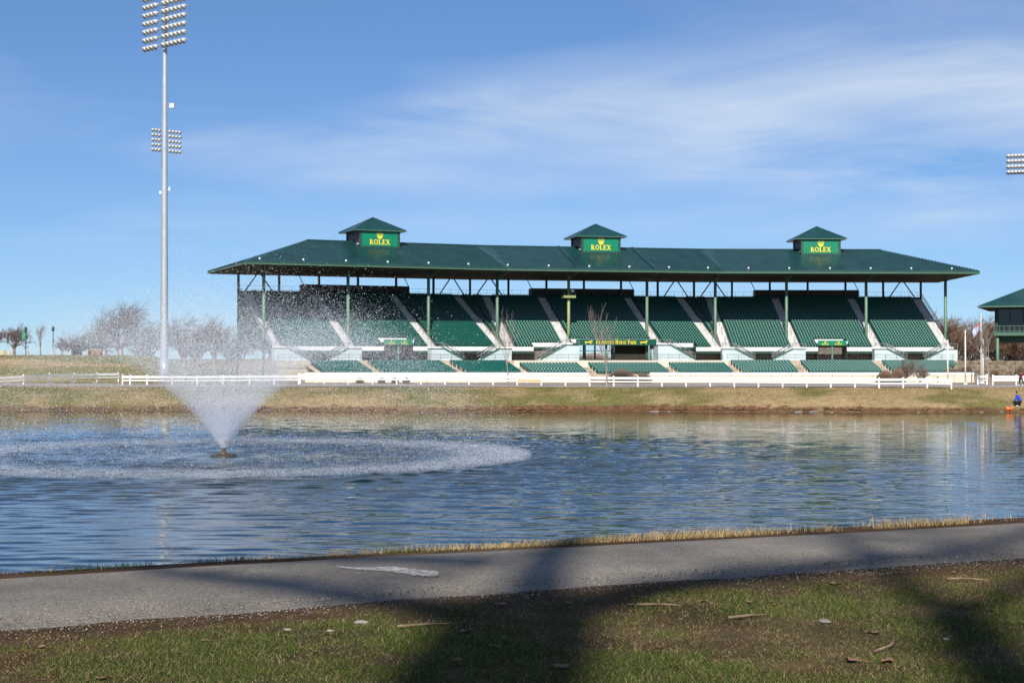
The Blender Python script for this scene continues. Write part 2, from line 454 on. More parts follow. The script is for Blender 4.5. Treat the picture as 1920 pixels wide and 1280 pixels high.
H_ += 0.034*np.exp(-np.clip(rd_-FR, 0, None)/9)*np.sin(rd_*6.283/1.35)*(rd_ > 3)*(0.4+fbm(WX, WY, 3.0, 411, 2))   # rings running out from the fountain
H_ *= sstep(76, 70, np.abs(WX))
Iw = (np.arange(len(wy)-1)[:, None]*len(wx)+np.arange(len(wx)-1)[None, :]).ravel()
kind(np_mesh('pond_water', np.stack([WX.ravel(), WY.ravel(), H_.ravel()], 1), np.stack([Iw, Iw+1, Iw+len(wx)+1, Iw+len(wx)], 1), water_mat(), smooth=True), 'structure')

# ------------------------------------------------------------------ asphalt path and far road
def path_mat():
    m = bpy.data.materials.new('worn_asphalt'); m.use_nodes = True
    t_ = m.node_tree; b = t_.nodes['Principled BSDF']; b.inputs['Roughness'].default_value = 0.85
    geo = N(t_, 'ShaderNodeNewGeometry')
    vo = N(t_, 'ShaderNodeTexVoronoi'); vo.inputs['Scale'].default_value = 120
    t_.links.new(geo.outputs['Position'], vo.inputs['Vector'])
    no = N(t_, 'ShaderNodeTexNoise'); no.inputs['Scale'].default_value = 0.9; no.inputs['Detail'].default_value = 6
    t_.links.new(geo.outputs['Position'], no.inputs['Vector'])
    cr = N(t_, 'ShaderNodeValToRGB')
    e = cr.color_ramp.elements; e[0].position = 0.0; e[0].color = (0.080, 0.070, 0.058, 1); e[1].position = 1.0; e[1].color = (0.29, 0.26, 0.215, 1)
    k = cr.color_ramp.elements.new(0.55); k.color = (0.172, 0.150, 0.122, 1)
    sp = N(t_, 'ShaderNodeSeparateColor'); t_.links.new(vo.outputs['Color'], sp.inputs[0])
    t_.links.new(sp.outputs[0], cr.inputs[0])
    mr = N(t_, 'ShaderNodeMapRange'); mr.inputs[1].default_value = 0.3; mr.inputs[2].default_value = 0.7; mr.inputs[3].default_value = 0.68; mr.inputs[4].default_value = 1.3
    t_.links.new(no.outputs[0], mr.inputs[0])
    mx = N(t_, 'ShaderNodeMix', data_type='RGBA', blend_type='MULTIPLY'); mx.inputs[0].default_value = 1
    t_.links.new(cr.outputs[0], mx.inputs[6]); t_.links.new(mr.outputs[0], mx.inputs[7])
    t_.links.new(mx.outputs[2], b.inputs['Base Color'])
    bu = N(t_, 'ShaderNodeBump'); bu.inputs['Distance'].default_value = 0.0025
    t_.links.new(vo.outputs['Distance'], bu.inputs['Height']); t_.links.new(bu.outputs[0], b.inputs['Normal'])
    return m
ss = np.arange(-14, 26, 0.12); K = 7
Vp = []
for s_ in ss:
    a = edge_near(np.array([s_]))[0]; b_ = edge_far(np.array([s_]))[0]
    for k in range(K):
        tt = a+(b_-a)*k/(K-1)
        p = PE+s_*PU+tt*PN
        z = LZ+0.035+0.03*math.sin(math.pi*k/(K-1)) if 0 < k < K-1 else LZ-0.02
        if k in (1, K-2): z = LZ+0.04
        Vp.append((p[0], p[1], z))
I = (np.arange(len(ss)-1)[:, None]*K+np.arange(K-1)[None, :]).ravel()
pth = np_mesh('path', Vp, np.stack([I, I+K, I+K+1, I+1], 1), path_mat(), smooth=True)
kind(pth, 'structure')
def path_z(x, y): return LZ+0.05

rd = MB()
xs = np.arange(-130, 131, 2.0)
def road_pt(X, o):
    Y = 188.5-0.045*X+o
    return (X, Y, float(height(X, Y))+0.05)
for a, b_ in zip(xs[:-1], xs[1:]):
    for o0, o1 in ((12.0, 14.0), (14.0, 16.5), (16.5, 18.8)):
        rd.quad(road_pt(a, o0), road_pt(b_, o0), road_pt(b_, o1), road_pt(a, o1))
kind(rd.build('road', 'asphalt_far'), 'structure')

# ------------------------------------------------------------------ grandstand
B = 13.7; TB = math.tan(R(11.563/2))
class Fr:
    def __init__(s, P, a):
        s.P = np.array(P); s.u = np.array([math.cos(R(a)), math.sin(R(a))]); s.n = np.array([-math.sin(R(a)), math.cos(R(a))])
        s.a = R(a)
    def W(s, q, o, z):           # q along, o towards the arena, z above eye level
        p = s.P+q*s.u-o*s.n
        return (p[0], p[1], EYE+z)
    def Wn(s, q, o, z):
        q = np.asarray(q); o = np.asarray(o)
        return np.stack([s.P[0]+q*s.u[0]-o*s.n[0], s.P[1]+q*s.u[1]-o*s.n[1], EYE+np.asarray(z)+0*q], 1)
    def hexa(s, mb, q0, q1, o0, o1, z0, z1):
        W = s.W
        return mb.hexa([W(q0,o1,z0), W(q1,o1,z0), W(q1,o0,z0), W(q0,o0,z0), W(q0,o1,z1), W(q1,o1,z1), W(q1,o0,z1), W(q0,o0,z1)])
FL = Fr((-7.289, 277.714), 25.01); FM = Fr((12.697, 282.493), 13.447); FRt = Fr((32.684, 287.272), 1.884)
def lo(F, o):   # left / right limit of a facet at offset o
    return -3*B if F is FL else (-1.5*B+o*TB if F is FM else o*TB)
def hi(F, o):
    return -o*TB if F is FL else (1.5*B-o*TB if F is FM else 3*B)
def lim(F, o, ext=0.0):
    return (lo(F, o)-(ext if F is FL else 0), hi(F, o)+(ext if F is FRt else 0))
FACETS = (FL, FM, FRt)
GS = thing('grandstand', FM.W(0, 10, -3.45), 'long covered grandstand with green hip roof, three rooftop cupolas and tiers of green seats', 'grandstand')

# roof ------------------------------------------------------------
EO, EZ, RO, RZ, BO, BZ, EXT, RX = 19.67, 14.6, 7.29, 18.9, -3.07, 14.15, 4.3, 31.9-41.1
def slope_panel(name, o0, z0, e0, o1, z1, e1, th=0.16):
    for F in FACETS:
        a0, b0 = lim(F, o0, e0); a1, b1 = lim(F, o1, e1)
        mb = MB(); W = F.W
        mb.hexa([W(a0,o0,z0-th), W(b0,o0,z0-th), W(b1,o1,z1-th), W(a1,o1,z1-th), W(a0,o0,z0), W(b0,o0,z0), W(b1,o1,z1), W(a1,o1,z1)])
        yield F, mb.build(name, 'roof', GS)
panels = list(slope_panel('roof_panel', EO, EZ, EXT, RO, RZ, RX))
back_panels = list(slope_panel('roof_panel', BO, BZ, EXT, RO, RZ, RX))
for F, sgn in ((FL, -1), (FRt, 1)):
    e = sgn*(3*B+EXT); r = sgn*(3*B+RX)
    a, b_, c_ = F.W(e, EO, EZ), F.W(e, BO, BZ), F.W(r, RO, RZ)
    mb = MB(); dn = lambda p: (p[0], p[1], p[2]-0.16)
    mb.poly([a, b_, c_] if sgn > 0 else [b_, a, c_]); mb.poly([dn(a), dn(c_), dn(b_)])
    mb.build('roof_end_panel', 'roof', GS)
for F, pan in panels:
    mb = MB()
    a0, b0 = lim(F, EO, EXT)
    for q in np.arange(a0+0.25, b0, 0.46):
        ot, ob = RO, EO
        if F is FL:
            ot = max(ot, EO-(q+3*B+EXT)/(EXT-RX)*(EO-RO)); ob = min(EO, -q/TB)
        elif F is FRt:
            ot = max(ot, EO-((3*B+EXT)-q)/(EXT-RX)*(EO-RO)); ob = min(EO, q/TB)
        else:
            ob = min(EO, (1.5*B-abs(q))/TB)
        if ob-ot < 0.3: continue
        zf = lambda o: EZ+(EO-o)/(EO-RO)*(RZ-EZ)
        W = F.W; hw = 0.045; h = 0.085
        mb.hexa([W(q-hw,ob,zf(ob)+.002), W(q+hw,ob,zf(ob)+.002), W(q+hw,ot,zf(ot)+.002), W(q-hw,ot,zf(ot)+.002),
                 W(q-hw,ob,zf(ob)+h), W(q+hw,ob,zf(ob)+h), W(q+hw,ot,zf(ot)+h), W(q-hw,ot,zf(ot)+h)])
    kind(mb.build('roof_ribs', 'roof_rib', pan), 'stuff')
zf = lambda o: EZ+(EO-o)/(EO-RO)*(RZ-EZ)
for q in (-6.6, 6.6):            # raised expansion joints
    mb = MB(); W = FM.W
    mb.hexa([W(q-.2,EO,zf(EO)), W(q+.2,EO,zf(EO)), W(q+.2,RO,zf(RO)), W(q-.2,RO,zf(RO)), W(q-.2,EO,zf(EO)+.22), W(q+.2,EO,zf(EO)+.22), W(q+.2,RO,zf(RO)+.22), W(q-.2,RO,zf(RO)+.22)])
    mb.build('roof_joint', 'roof_rib', GS)
def sweep(name, m, o, z, ho, hz, ext, parent=GS):
    for F in FACETS:
        a, b_ = lim(F, o, ext); mb = MB()
        F.hexa(mb, a, b_, o-ho, o+ho, z-hz, z+hz)
        yield F, mb.build(name, m, parent)
list(sweep('ridge_cap', 'roof_rib', RO, RZ+0.05, 0.16, 0.07, RX))
list(sweep('fascia', 'trim', EO-0.05, EZ-0.26, 0.10, 0.13, EXT-0.1))
list(sweep('gutter', 'gutter', EO+0.10, EZ-0.45, 0.13, 0.09, EXT-0.1))
list(sweep('fascia', 'trim', BO+0.05, BZ-0.28, 0.10, 0.14, EXT-0.1))
for F, sgn in ((FL, -1), (FRt, 1)):
    mb = MB(); e = sgn*(3*B+EXT-0.05); W = F.W
    z0, z1 = EZ-0.54, BZ-0.45
    p = [W(e-.1,EO,z0), W(e+.1,EO,z0), W(e+.1,BO,z1), W(e-.1,BO,z1), W(e-.1,EO,z0+.38), W(e+.1,EO,z0+.38), W(e+.1,BO,z1+.3), W(e-.1,BO,z1+.3)]
    mb.hexa(p); mb.build('end_gutter', 'gutter', GS)
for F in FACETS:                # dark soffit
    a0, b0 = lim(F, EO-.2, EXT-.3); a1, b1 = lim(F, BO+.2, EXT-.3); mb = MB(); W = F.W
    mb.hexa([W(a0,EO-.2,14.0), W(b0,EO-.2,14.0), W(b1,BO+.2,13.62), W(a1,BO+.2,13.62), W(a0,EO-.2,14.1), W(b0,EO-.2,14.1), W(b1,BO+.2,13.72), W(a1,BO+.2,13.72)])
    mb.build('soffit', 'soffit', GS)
for i in range(18):             # small white lamps along the eave
    q = -3*B-3.0+i*(9*B-3)/17*1.0
    tot = [(FL, lim(FL, 19, EXT)), (FM, lim(FM, 19)), (FRt, lim(FRt, 19, EXT))]
    L_ = i*7.35-42.0
    lens = [b_-a for F, (a, b_) in tot]
    pos = (i+0.35)/18*sum(lens)
    for (F, (a, b_)), l_ in zip(tot, lens):
        if pos <= l_:
            mb = MB(); F.hexa(mb, a+pos-.12, a+pos+.12, 18.65, 18.9, zf(18.8)+0.02, zf(18.8)+0.26); mb.build('eave_lamp', 'white', GS); break
        pos -= l_

# columns -----------------------------------------------------------
CO = 14.66
front = [(FL, -3*B), (FL, -2*B), (FL, -B), (FL, -CO*TB), (FM, -B/2), (FM, B/2), (FRt, CO*TB), (FRt, B), (FRt, 2*B), (FRt, 3*B)]
mb = MB(); mb.tube((0,0,0), (0,0,17.35), 0.27, 0.25, 12)
cm_ = mb.build('column', 'column', GS, smooth=True, org=(0,0,0)); colmesh = cm_.data; bpy.data.objects.remove(cm_)
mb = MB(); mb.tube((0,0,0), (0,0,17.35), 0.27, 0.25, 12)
cm_ = mb.build('column', 'column_sunlit', GS, smooth=True, org=(0,0,0)); colmesh_sunlit = cm_.data; bpy.data.objects.remove(cm_)
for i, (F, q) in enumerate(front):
    o = place('column', colmesh_sunlit if i == 4 else colmesh, F.W(q, CO, -3.45), GS)
    if i == 4: o['label'] = 'roof column carrying a small platform, its sunlit reflection painted in as yellow-green'
    mb = MB(); W = F.W; mb.tube(W(q+.1, EO, 14.0), W(q, CO+.2, 12.9), 0.07, 0.07, 6)
    mb.build('downspout', 'gutter', GS)
mb = MB(); mb.box(-.17,.17,-.17,.17,0,17.1)
cm_ = mb.build('back_column', 'steel_dark', GS, org=(0,0,0)); bcm = cm_.data; bpy.data.objects.remove(cm_)
backs = []
for i in range(-9, 10):
    s_ = i*B/2
    F, q = (FL, s_+1.5*B) if i < -3 else ((FM, s_) if i <= 3 else (FRt, s_-1.5*B))
    backs.append((F, q)); place('back_column', bcm, F.W(q, 0, -3.45), GS, rz=F.a)
for i in (0, 5, 6, 11, 12, 17):  # chevron braces
    (F0, q0), (F1, q1) = backs[i], backs[i+1]
    p0 = Vector(F0.W(q0, 0, 10.2)); p1 = Vector(F1.W(q1, 0, 10.2)); md = (p0+p1)/2
    for e, sg in ((p0.lerp(p1, .10), -.35), (p1.lerp(p0, .10), .35)):
        tp = md+(p1-p0).normalized()*sg; tp.z = EYE+13.6
        MB().tube(e, tp, 0.11, 0.11, 6).build('brace', 'steel_dark', GS)
for F, c0 in ((FL, -1.5*B), (FM, 0), (FRt, 1.5*B)):
    mb = MB(); F.hexa(mb, c0-9.4, c0+9.4, -2.6, -0.3, 10.3, 12.15); mb.build('press_box', 'pbox', GS)
    for sg in (-1, 1):
        MB().tube(F.W(c0+sg*9.35-.1, -.35, 12.1), F.W(c0+sg*9.35-.9, -.35, 13.65), .07, .07, 6).build('drain_pipe', 'steel_dark', GS)
for F in FACETS:                # parapet and rail behind the top row
    a, b_ = lim(F, 0.3, 0); mb = MB(); F.hexa(mb, a, b_, 0.22, 0.36, 9.6, 10.86); mb.build('parapet', 'steel_dark', GS)
    mb = MB()
    for z in (11.15, 11.75): mb.tube(F.W(a, -.2, z), F.W(b_, -.2, z), .025, .025, 4)
    for q in np.arange(a, b_, 1.5): mb.tube(F.W(q, -.2, 10.2), F.W(q, -.2, 11.75), .025, .025, 4)
    kind(mb.build('back_railing', 'steel_dark', GS), 'stuff')

# upper deck ---------------------------------------------------------
NR, TR, RI, O0, Z0 = 27, 0.685, 0.337, 19.0, 1.35
def row_o(r): return O0-r*TR
def row_z(r): return Z0+r*RI
bka = O0*TB+0.8
upper_aisles = [(FL, -3*B+.9, 0), (FL, -2*B-.9, 0), (FL, -B-.9, 0), (FL, -bka, 0), (FM, -1.5*B+bka, 0), (FM, -B/2-.95, 0),
                (FM, B/2+.95, 0), (FM, 1.5*B-bka, 0), (FRt, bka, 0), (FRt, B+.9, 0), (FRt, 2*B+.9, 0), (FRt, 3*B-.9, 0)]
AW = 0.72
# seat shape (along, out, up)
def seat_shape():
    v = []; f = []
    xs_ = [-.225, -.13, 0, .13, .225]
    zs_ = [(.40, -.20), (.70, -.215), (.80, -.245), (.86, -.31)]
    for (z, o) in zs_:
        for x_ in xs_:
            e = (abs(x_)/.225)
            v.append((x_, o+0.055*e*e, z-(0.035*e*e if z > .7 else 0)))
    for j in range(3):
        for i in range(4):
            a = j*5+i; f.append((a, a+1, a+6, a+5))
    b0 = len(v)
    v += [(-.22, -.20, .40), (.22, -.20, .40), (.22, .24, .45), (-.22, .24, .45), (-.22, .27, .38), (.22, .27, .38)]
    f += [(b0, b0+1, b0+2, b0+3), (b0+3, b0+2, b0+5, b0+4)]
    return np.array(v), np.array(f)
SV, SF = seat_shape()
def seat_block(F, pos, m, name='seat_block'):
    pos = np.array(pos)          # (n,3): along, out, z
    q = (pos[:, None, 0]+SV[None, :, 0]).ravel(); o = (pos[:, None, 1]+SV[None, :, 1]).ravel(); z = (pos[:, None, 2]+SV[None, :, 2]).ravel()
    V_ = F.Wn(q, o, z)
    F_ = (np.arange(len(pos))[:, None, None]*len(SV)+SF[None]).reshape(-1, 4)
    org = V_.mean(0); org[2] = V_[:, 2].min()
    return kind(np_mesh(name, V_, F_, m, GS, org=org, smooth=True), 'stuff')
def seats_between(F, fa, fb, rows, skip=None):
    pos = []
    for r in rows:
        o = row_o(r)-TR*0.45; a, b_ = fa(o), fb(o)
        n = int((b_-a)/0.5)
        if n < 1: continue
        off = (b_-a-n*0.5)/2
        for k in range(n):
            q = a+off+(k+.5)*0.5
            if skip and skip(q, r): continue
            pos.append((q, o, row_z(r)))
    return pos
SEC = []
for F in FACETS:
    al = sorted(q for (G, q, _) in upper_aisles if G is F)
    edges = [None]+al+[None]
    for a, b_ in zip(edges[:-1], edges[1:]):
        fa = (lambda o, F=F: lo(F, o)+.12) if a is None else (lambda o, a=a: a+AW+.05)
        fb = (lambda o, F=F: hi(F, o)-.12) if b_ is None else (lambda o, b_=b_: b_-AW-.05)
        if (a is None and F is FL) or (b_ is None and F is FRt): continue
        SEC.append((F, fa, fb))
VO = 2.45; VR = 4
def first_row(F, q):
    if F is FM:
        if abs(q) < B/2+.2: return 4
        if abs(q) < 14.0: return 2
        return 0
    c0 = -1.5*B if F is FL else 1.5*B
    return VR if abs(q-c0) < VO else 0
for F, fa, fb in SEC:
    pos = seats_between(F, fa, fb, range(NR), skip=lambda q, r, F=F: r < first_row(F, q) or r < first_row(F, q-.25) or r < first_row(F, q+.25))
    if pos: seat_block(F, pos, 'seat')
# stepped deck, in strips that share a first row
def cuts(F):
    if F is FM: return [None, -14.0, -B/2-.2, B/2+.2, 14.0, None]
    c0 = -1.5*B if F is FL else 1.5*B
    return [None, c0-VO, c0+VO, None]
BANDS = []
for F in FACETS:
    cs = cuts(F)
    for a, b_ in zip(cs[:-1], cs[1:]):
        fa = (lambda o, F=F: lo(F, o)) if a is None else (lambda o, a=a: a)
        fb = (lambda o, F=F: hi(F, o)) if b_ is None else (lambda o, b_=b_: b_)
        am = fa(18)*.5+fb(18)*.5; r0 = first_row(F, am)
        mb = MB(); W = F.W
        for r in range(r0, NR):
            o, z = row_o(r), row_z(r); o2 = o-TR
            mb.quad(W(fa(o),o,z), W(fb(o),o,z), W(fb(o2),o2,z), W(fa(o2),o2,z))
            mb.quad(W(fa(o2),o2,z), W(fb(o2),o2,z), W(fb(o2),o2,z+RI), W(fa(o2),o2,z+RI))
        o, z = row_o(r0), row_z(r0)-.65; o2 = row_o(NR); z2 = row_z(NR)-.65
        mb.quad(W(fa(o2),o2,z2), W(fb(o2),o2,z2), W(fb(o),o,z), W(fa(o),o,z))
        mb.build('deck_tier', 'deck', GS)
        BANDS.append((F, fa, fb, r0))
        oo = row_o(r0); zr = row_z(r0)
        q0, q1 = fa(oo+.1), fb(oo+.1)
        mb = MB(); F.hexa(mb, q0+.01, q1-.01, oo+.005, oo+.14, zr-.28, zr+.38); mb.build('front_wall', 'white', GS)
        mb = MB(); F.hexa(mb, q0+.02, q1-.02, oo-.25, oo+.11, zr-.66, zr-.285); mb.build('front_beam', 'trim', GS)
        mb = MB()
        for z in (zr+.75, zr+1.08): mb.tube(W(q0, oo+.05, z), W(q1, oo+.05, z), .022, .022, 4)
        for q in np.arange(q0+.1, q1, 1.2): mb.tube(W(q, oo+.05, zr+.38), W(q, oo+.05, zr+1.08), .025, .025, 4)
        kind(mb.build('front_railing', 'steel_dark', GS), 'stuff')
        # step walls where the front jumps back
for F, q, r in ((FM,-14,2),(FM,14,2),(FM,-B/2-.2,4),(FM,B/2+.2,4),(FL,-1.5*B-VO,4.0),(FL,-1.5*B+VO,4.0),(FRt,1.5*B-VO,4.0),(FRt,1.5*B+VO,4.0)):
    mb = MB(); oa, ob_ = row_o(2 if (r == 4 and F is FM) else 0), row_o(r); W = F.W
    za, zb = row_z(2 if (r == 4 and F is FM) else 0), row_z(r)
    mb.hexa([W(q-.07,oa,za-.62), W(q+.07,oa,za-.62), W(q+.07,ob_-.1,za-.62), W(q-.07,ob_-.1,za-.62), W(q-.07,oa,za+.36), W(q+.07,oa,za+.36), W(q+.07,ob_-.1,zb+.36), W(q-.07,ob_-.1,zb+.36)])
    mb.build('side_wall', 'trim', GS)
for F, q, _ in upper_aisles:
    mb = MB(); W = F.W; r0 = first_row(F, q)
    for k in range(2*r0, 2*NR):
        o = O0-k*TR/2+.02; z = Z0+k*RI/2+.015
        mb.quad(W(q-AW,o,z), W(q+AW,o,z), W(q+AW,o-TR/2,z), W(q-AW,o-TR/2,z))
        mb.quad(W(q-AW,o-TR/2,z), W(q+AW,o-TR/2,z), W(q+AW,o-TR/2,z+RI/2), W(q-AW,o-TR/2,z+RI/2))
    st = mb.build('aisle_steps', 'aisle', GS)
    mb = MB()
    for k in range(2, NR, 5):
        o, z = row_o(k), row_z(k)
        mb.tube(W(q+.1,o,z), W(q+.1,o,z+.9), .03, .03, 5); mb.tube(W(q+.1,o,z+.9), W(q+.1,o-2*TR,z+.9+2*RI), .03, .03, 5); mb.tube(W(q+.1,o-2*TR,z+2*RI), W(q+.1,o-2*TR,z+.9+2*RI), .03, .03, 5)
    kind(mb.build('handrail', 'rail', st), 'stuff')
for F, q, sg in ((FL, -3*B, -1), (FRt, 3*B, 1)):       # end walls under the rake and their parapets
    W = F.W; mb = MB(); a, b_ = q+sg*.02, q+sg*.18
    mb.hexa([W(a,19,.55), W(b_,19,.55), W(b_,.4,2.2), W(a,.4,2.2), W(a,19,Z0-.3), W(b_,19,Z0-.3), W(b_,.4,10.2), W(a,.4,10.2)])
    mb.build('end_wall', mat('end_wall_panel', (0.05, 0.075, 0.07), 0.6, var=0.15), GS)
    mb = MB()
    for dz in (.5, .8, 1.1): mb.tube(W(q,19,Z0+dz), W(q,.5,Z0+18.5*RI/TR+dz), .03, .03, 4)
    for r in range(0, NR+1): mb.tube(W(q,row_o(r),row_z(r)-.2), W(q,row_o(r),row_z(r)+1.1), .03, .03, 4)
    kind(mb.build('end_railing', 'steel_dark', GS), 'stuff')

# concourse, its wall, and the openings -------------------------------
CZ = -0.45
for F in FACETS:
    a, b_ = lim(F, 10, 0); mb = MB(); W = F.W
    a0, b0 = lim(F, 21.2); a1, b1 = lim(F, -1)
    mb.hexa([W(a0,21.2,-3.4), W(b0,21.2,-3.4), W(b1,-1,-3.4), W(a1,-1,-3.4), W(a0,21.2,CZ), W(b0,21.2,CZ), W(b1,-1,CZ), W(a1,-1,CZ)])
    mb.build('concourse_floor', 'tan_conc', GS)
    c0 = {id(FL): -1.5*B, id(FM): 0, id(FRt): 1.5*B}[id(F)]
    hw = VO if F is not FM else B/2+.3
    a, b_ = lim(F, 17.4)
    for q0, q1 in ((a, c0-hw), (c0+hw, b_)):
        mb = MB(); F.hexa(mb, q0, q1, 17.1, 17.4, CZ+.002, 1.75); mb.build('concourse_wall', 'stone', GS)
    mb = MB()
    for z in (.05, .5): mb.tube(W(a0+.2, 20.95, CZ+.5+z), W(b0-.2, 20.95, CZ+.5+z), .02, .02, 4)
    for q in np.arange(a0+.3, b0, 1.9): mb.tube(W(q,20.95,CZ), W(q,20.95,CZ+1.0), .022, .022, 4)
    kind(mb.build('concourse_railing', 'steel_dark', GS), 'stuff')

# lettering ------------------------------------------------------------
def arc(cx, cy, rx, ry, a0, a1, n, th):
    qs = []
    for k in range(n):
        t0, t1 = R(a0+(a1-a0)*k/n), R(a0+(a1-a0)*(k+1)/n)
        p = lambda t, e: (cx+(rx+e)*math.cos(t), cy+(ry+e*.8)*math.sin(t))
        qs.append([p(t0, th/2), p(t1, th/2), p(t1, -th/2), p(t0, -th/2)])
    return qs
def bar(x0, y0, x1, y1, th):
    d_ = Vector((x1-x0, y1-y0)); n_ = Vector((-d_.y, d_.x)).normalized()*th/2
    return [(x0+n_.x, y0+n_.y), (x1+n_.x, y1+n_.y), (x1-n_.x, y1-n_.y), (x0-n_.x, y0-n_.y)]
def glyph(ch):
    T, t_, s_ = .20, .10, .09        # stem, thin stroke, serif
    st = lambda x_: [bar(x_, 0, x_, 1, T), bar(x_-.17, s_/2, x_+.17, s_/2, s_), bar(x_-.17, 1-s_/2, x_+.17, 1-s_/2, s_)]
    if ch == 'R': return st(.2)+arc(.3, .74, .26, .21, -90, 90, 8, .15)+[bar(.2,.95,.32,.95,t_), bar(.2,.53,.32,.53,t_), bar(.36,.53,.70,.04,T), bar(.60,.045,.84,.045,s_)], .84
    if ch == 'P': return st(.2)+arc(.3, .72, .26, .23, -90, 90, 8, .15)+[bar(.2,.95,.32,.95,t_), bar(.2,.49,.32,.49,t_)], .70
    if ch == 'O': return arc(.45, .5, .34, .44, 0, 360, 20, .17), .90
    if ch == 'C': return arc(.45, .5, .34, .44, 45, 315, 16, .17)+[bar(.70,.62,.70,.92,.08)], .82
    if ch == 'L': return st(.2)+[bar(.2,.05,.66,.05,t_), bar(.64,0,.64,.3,t_)], .72
    if ch == 'E': return st(.2)+[bar(.2,.05,.66,.05,t_), bar(.2,.95,.64,.95,t_), bar(.2,.5,.5,.5,t_), bar(.65,0,.65,.28,.08), bar(.63,.74,.63,1,.08), bar(.5,.36,.5,.64,.07)], .74
    if ch == 'X': return [bar(.14,.98,.72,.02,T), bar(.70,.98,.14,.02,t_+.02), bar(0,.955,.30,.955,s_), bar(.58,.955,.84,.955,s_), bar(0,.045,.28,.045,s_), bar(.56,.045,.88,.045,s_)], .88
    if ch == 'K': return st(.2)+[bar(.28,.45,.70,.98,t_+.02), bar(.36,.56,.76,.02,T), bar(.56,.955,.84,.955,s_), bar(.60,.045,.90,.045,s_)], .90
    if ch == 'N': return [bar(.18,0,.18,1,t_), bar(.76,0,.76,1,t_), bar(.18,.98,.76,.02,T), bar(.04,.045,.32,.045,s_), bar(.02,.955,.28,.955,s_), bar(.62,.955,.90,.955,s_)], .92
    if ch == 'T': return [bar(.40,0,.40,1,T), bar(.03,.95,.77,.95,t_), bar(.24,.045,.56,.045,s_), bar(.06,.74,.06,1,.08), bar(.74,.74,.74,1,.08)], .80
    if ch == 'U': return arc(.44, .36, .28, .31, 180, 360, 10, .15)+[bar(.16,.34,.16,1,T*.9), bar(.72,.34,.72,1,t_), bar(0,.955,.32,.955,s_), bar(.58,.955,.86,.955,s_)], .88
    if ch == 'Y': return [bar(.40,0,.40,.5,T), bar(.12,.98,.40,.45,T*.9), bar(.70,.98,.42,.45,t_), bar(0,.955,.28,.955,s_), bar(.56,.955,.84,.955,s_), bar(.26,.045,.54,.045,s_)], .82
    if ch == 'H': return st(.2)+st(.70)+[bar(.2,.52,.7,.52,t_)], .90
    if ch == 'S': return arc(.34, .72, .22, .22, 20, 270, 12, .14)+arc(.34, .27, .22, .22, -160, 90, 12, .14), .66
    if ch == 'A': return [bar(.42,1,.10,.02,t_), bar(.42,1,.74,.02,T), bar(.22,.34,.62,.34,t_), bar(0,.045,.24,.045,s_), bar(.58,.045,.88,.045,s_)], .86
    return [], .45
def text_polys(txt, h, caps=None):
    """caps: height factor of the small capitals (None = all full height)"""
    x_ = 0; out_ = []; first = True
    for ch in txt:
        g_, wd = glyph(ch); k = h if (caps is None or first) else h*caps
        out_ += [[(x_+px*k, py*k) for px, py in q] for q in g_]
        x_ += wd*k+.06*h; first = (ch == ' ')
    return out_, x_
def crown_polys(wd, h):
    out_ = []; n = 5
    for k in range(n):                 # five fanned prongs with round tips
        f_ = (k-2)/2.0
        bx, tx = f_*.30*wd, f_*.47*wd; ty = h*(.93-.10*abs(f_)**2)
        out_.append([(bx-.075*wd, .22*h), (bx+.075*wd, .22*h), (tx+.015*wd, ty), (tx-.015*wd, ty)])
        c0 = (tx, ty+.01*h); out_.append([(c0[0]+.055*wd*math.cos(a), c0[1]+.055*wd*math.sin(a)) for a in [i*math.pi/4 for i in range(8)]])
    out_.append([(-.36*wd,.36*h), (-.30*wd,.10*h), (.30*wd,.10*h), (.36*wd,.36*h), (.2*wd,.26*h), (-.2*wd,.26*h)])
    out_.append([(.27*wd*math.cos(a), .10*h+.09*h*math.sin(a)) for a in [i*math.pi/6 for i in range(12)]])
    return out_
HORSE = [(0,.52),(.02,.44),(.10,.48),(.16,.40),(.14,.24),(.06,.12),(.02,.02),(.10,.0),(.14,.10),(.24,.22),(.30,.36),(.46,.34),(.58,.34),(.66,.22),(.78,.20),(.76,.06),(.84,.06),(.86,.26),(.74,.32),(.72,.42),(.78,.56),(.86,.62),(.94,.56),(1.0,.60),(.96,.74),(.88,.84),(.84,.92),(.80,.86),(.68,.74),(.60,.62),(.44,.58),(.26,.62),(.14,.62),(.06,.60)]
def decal(F, polys, q0, o, z0, parent, name, m='yellow', lift=.03):
    mb = MB()
    for k, p in enumerate(polys):      # each stroke a hair prouder, so none share a plane
        e = lift+0.0012*(k % 9)
        top = [F.W(q0+a, o+e, z0+b_) for a, b_ in p]
        ar = sum(p[i][0]*p[(i+1) % len(p)][1]-p[(i+1) % len(p)][0]*p[i][1] for i in range(len(p)))
        mb.poly(top if ar > 0 else top[::-1])
    return mb.build(name, m, parent)

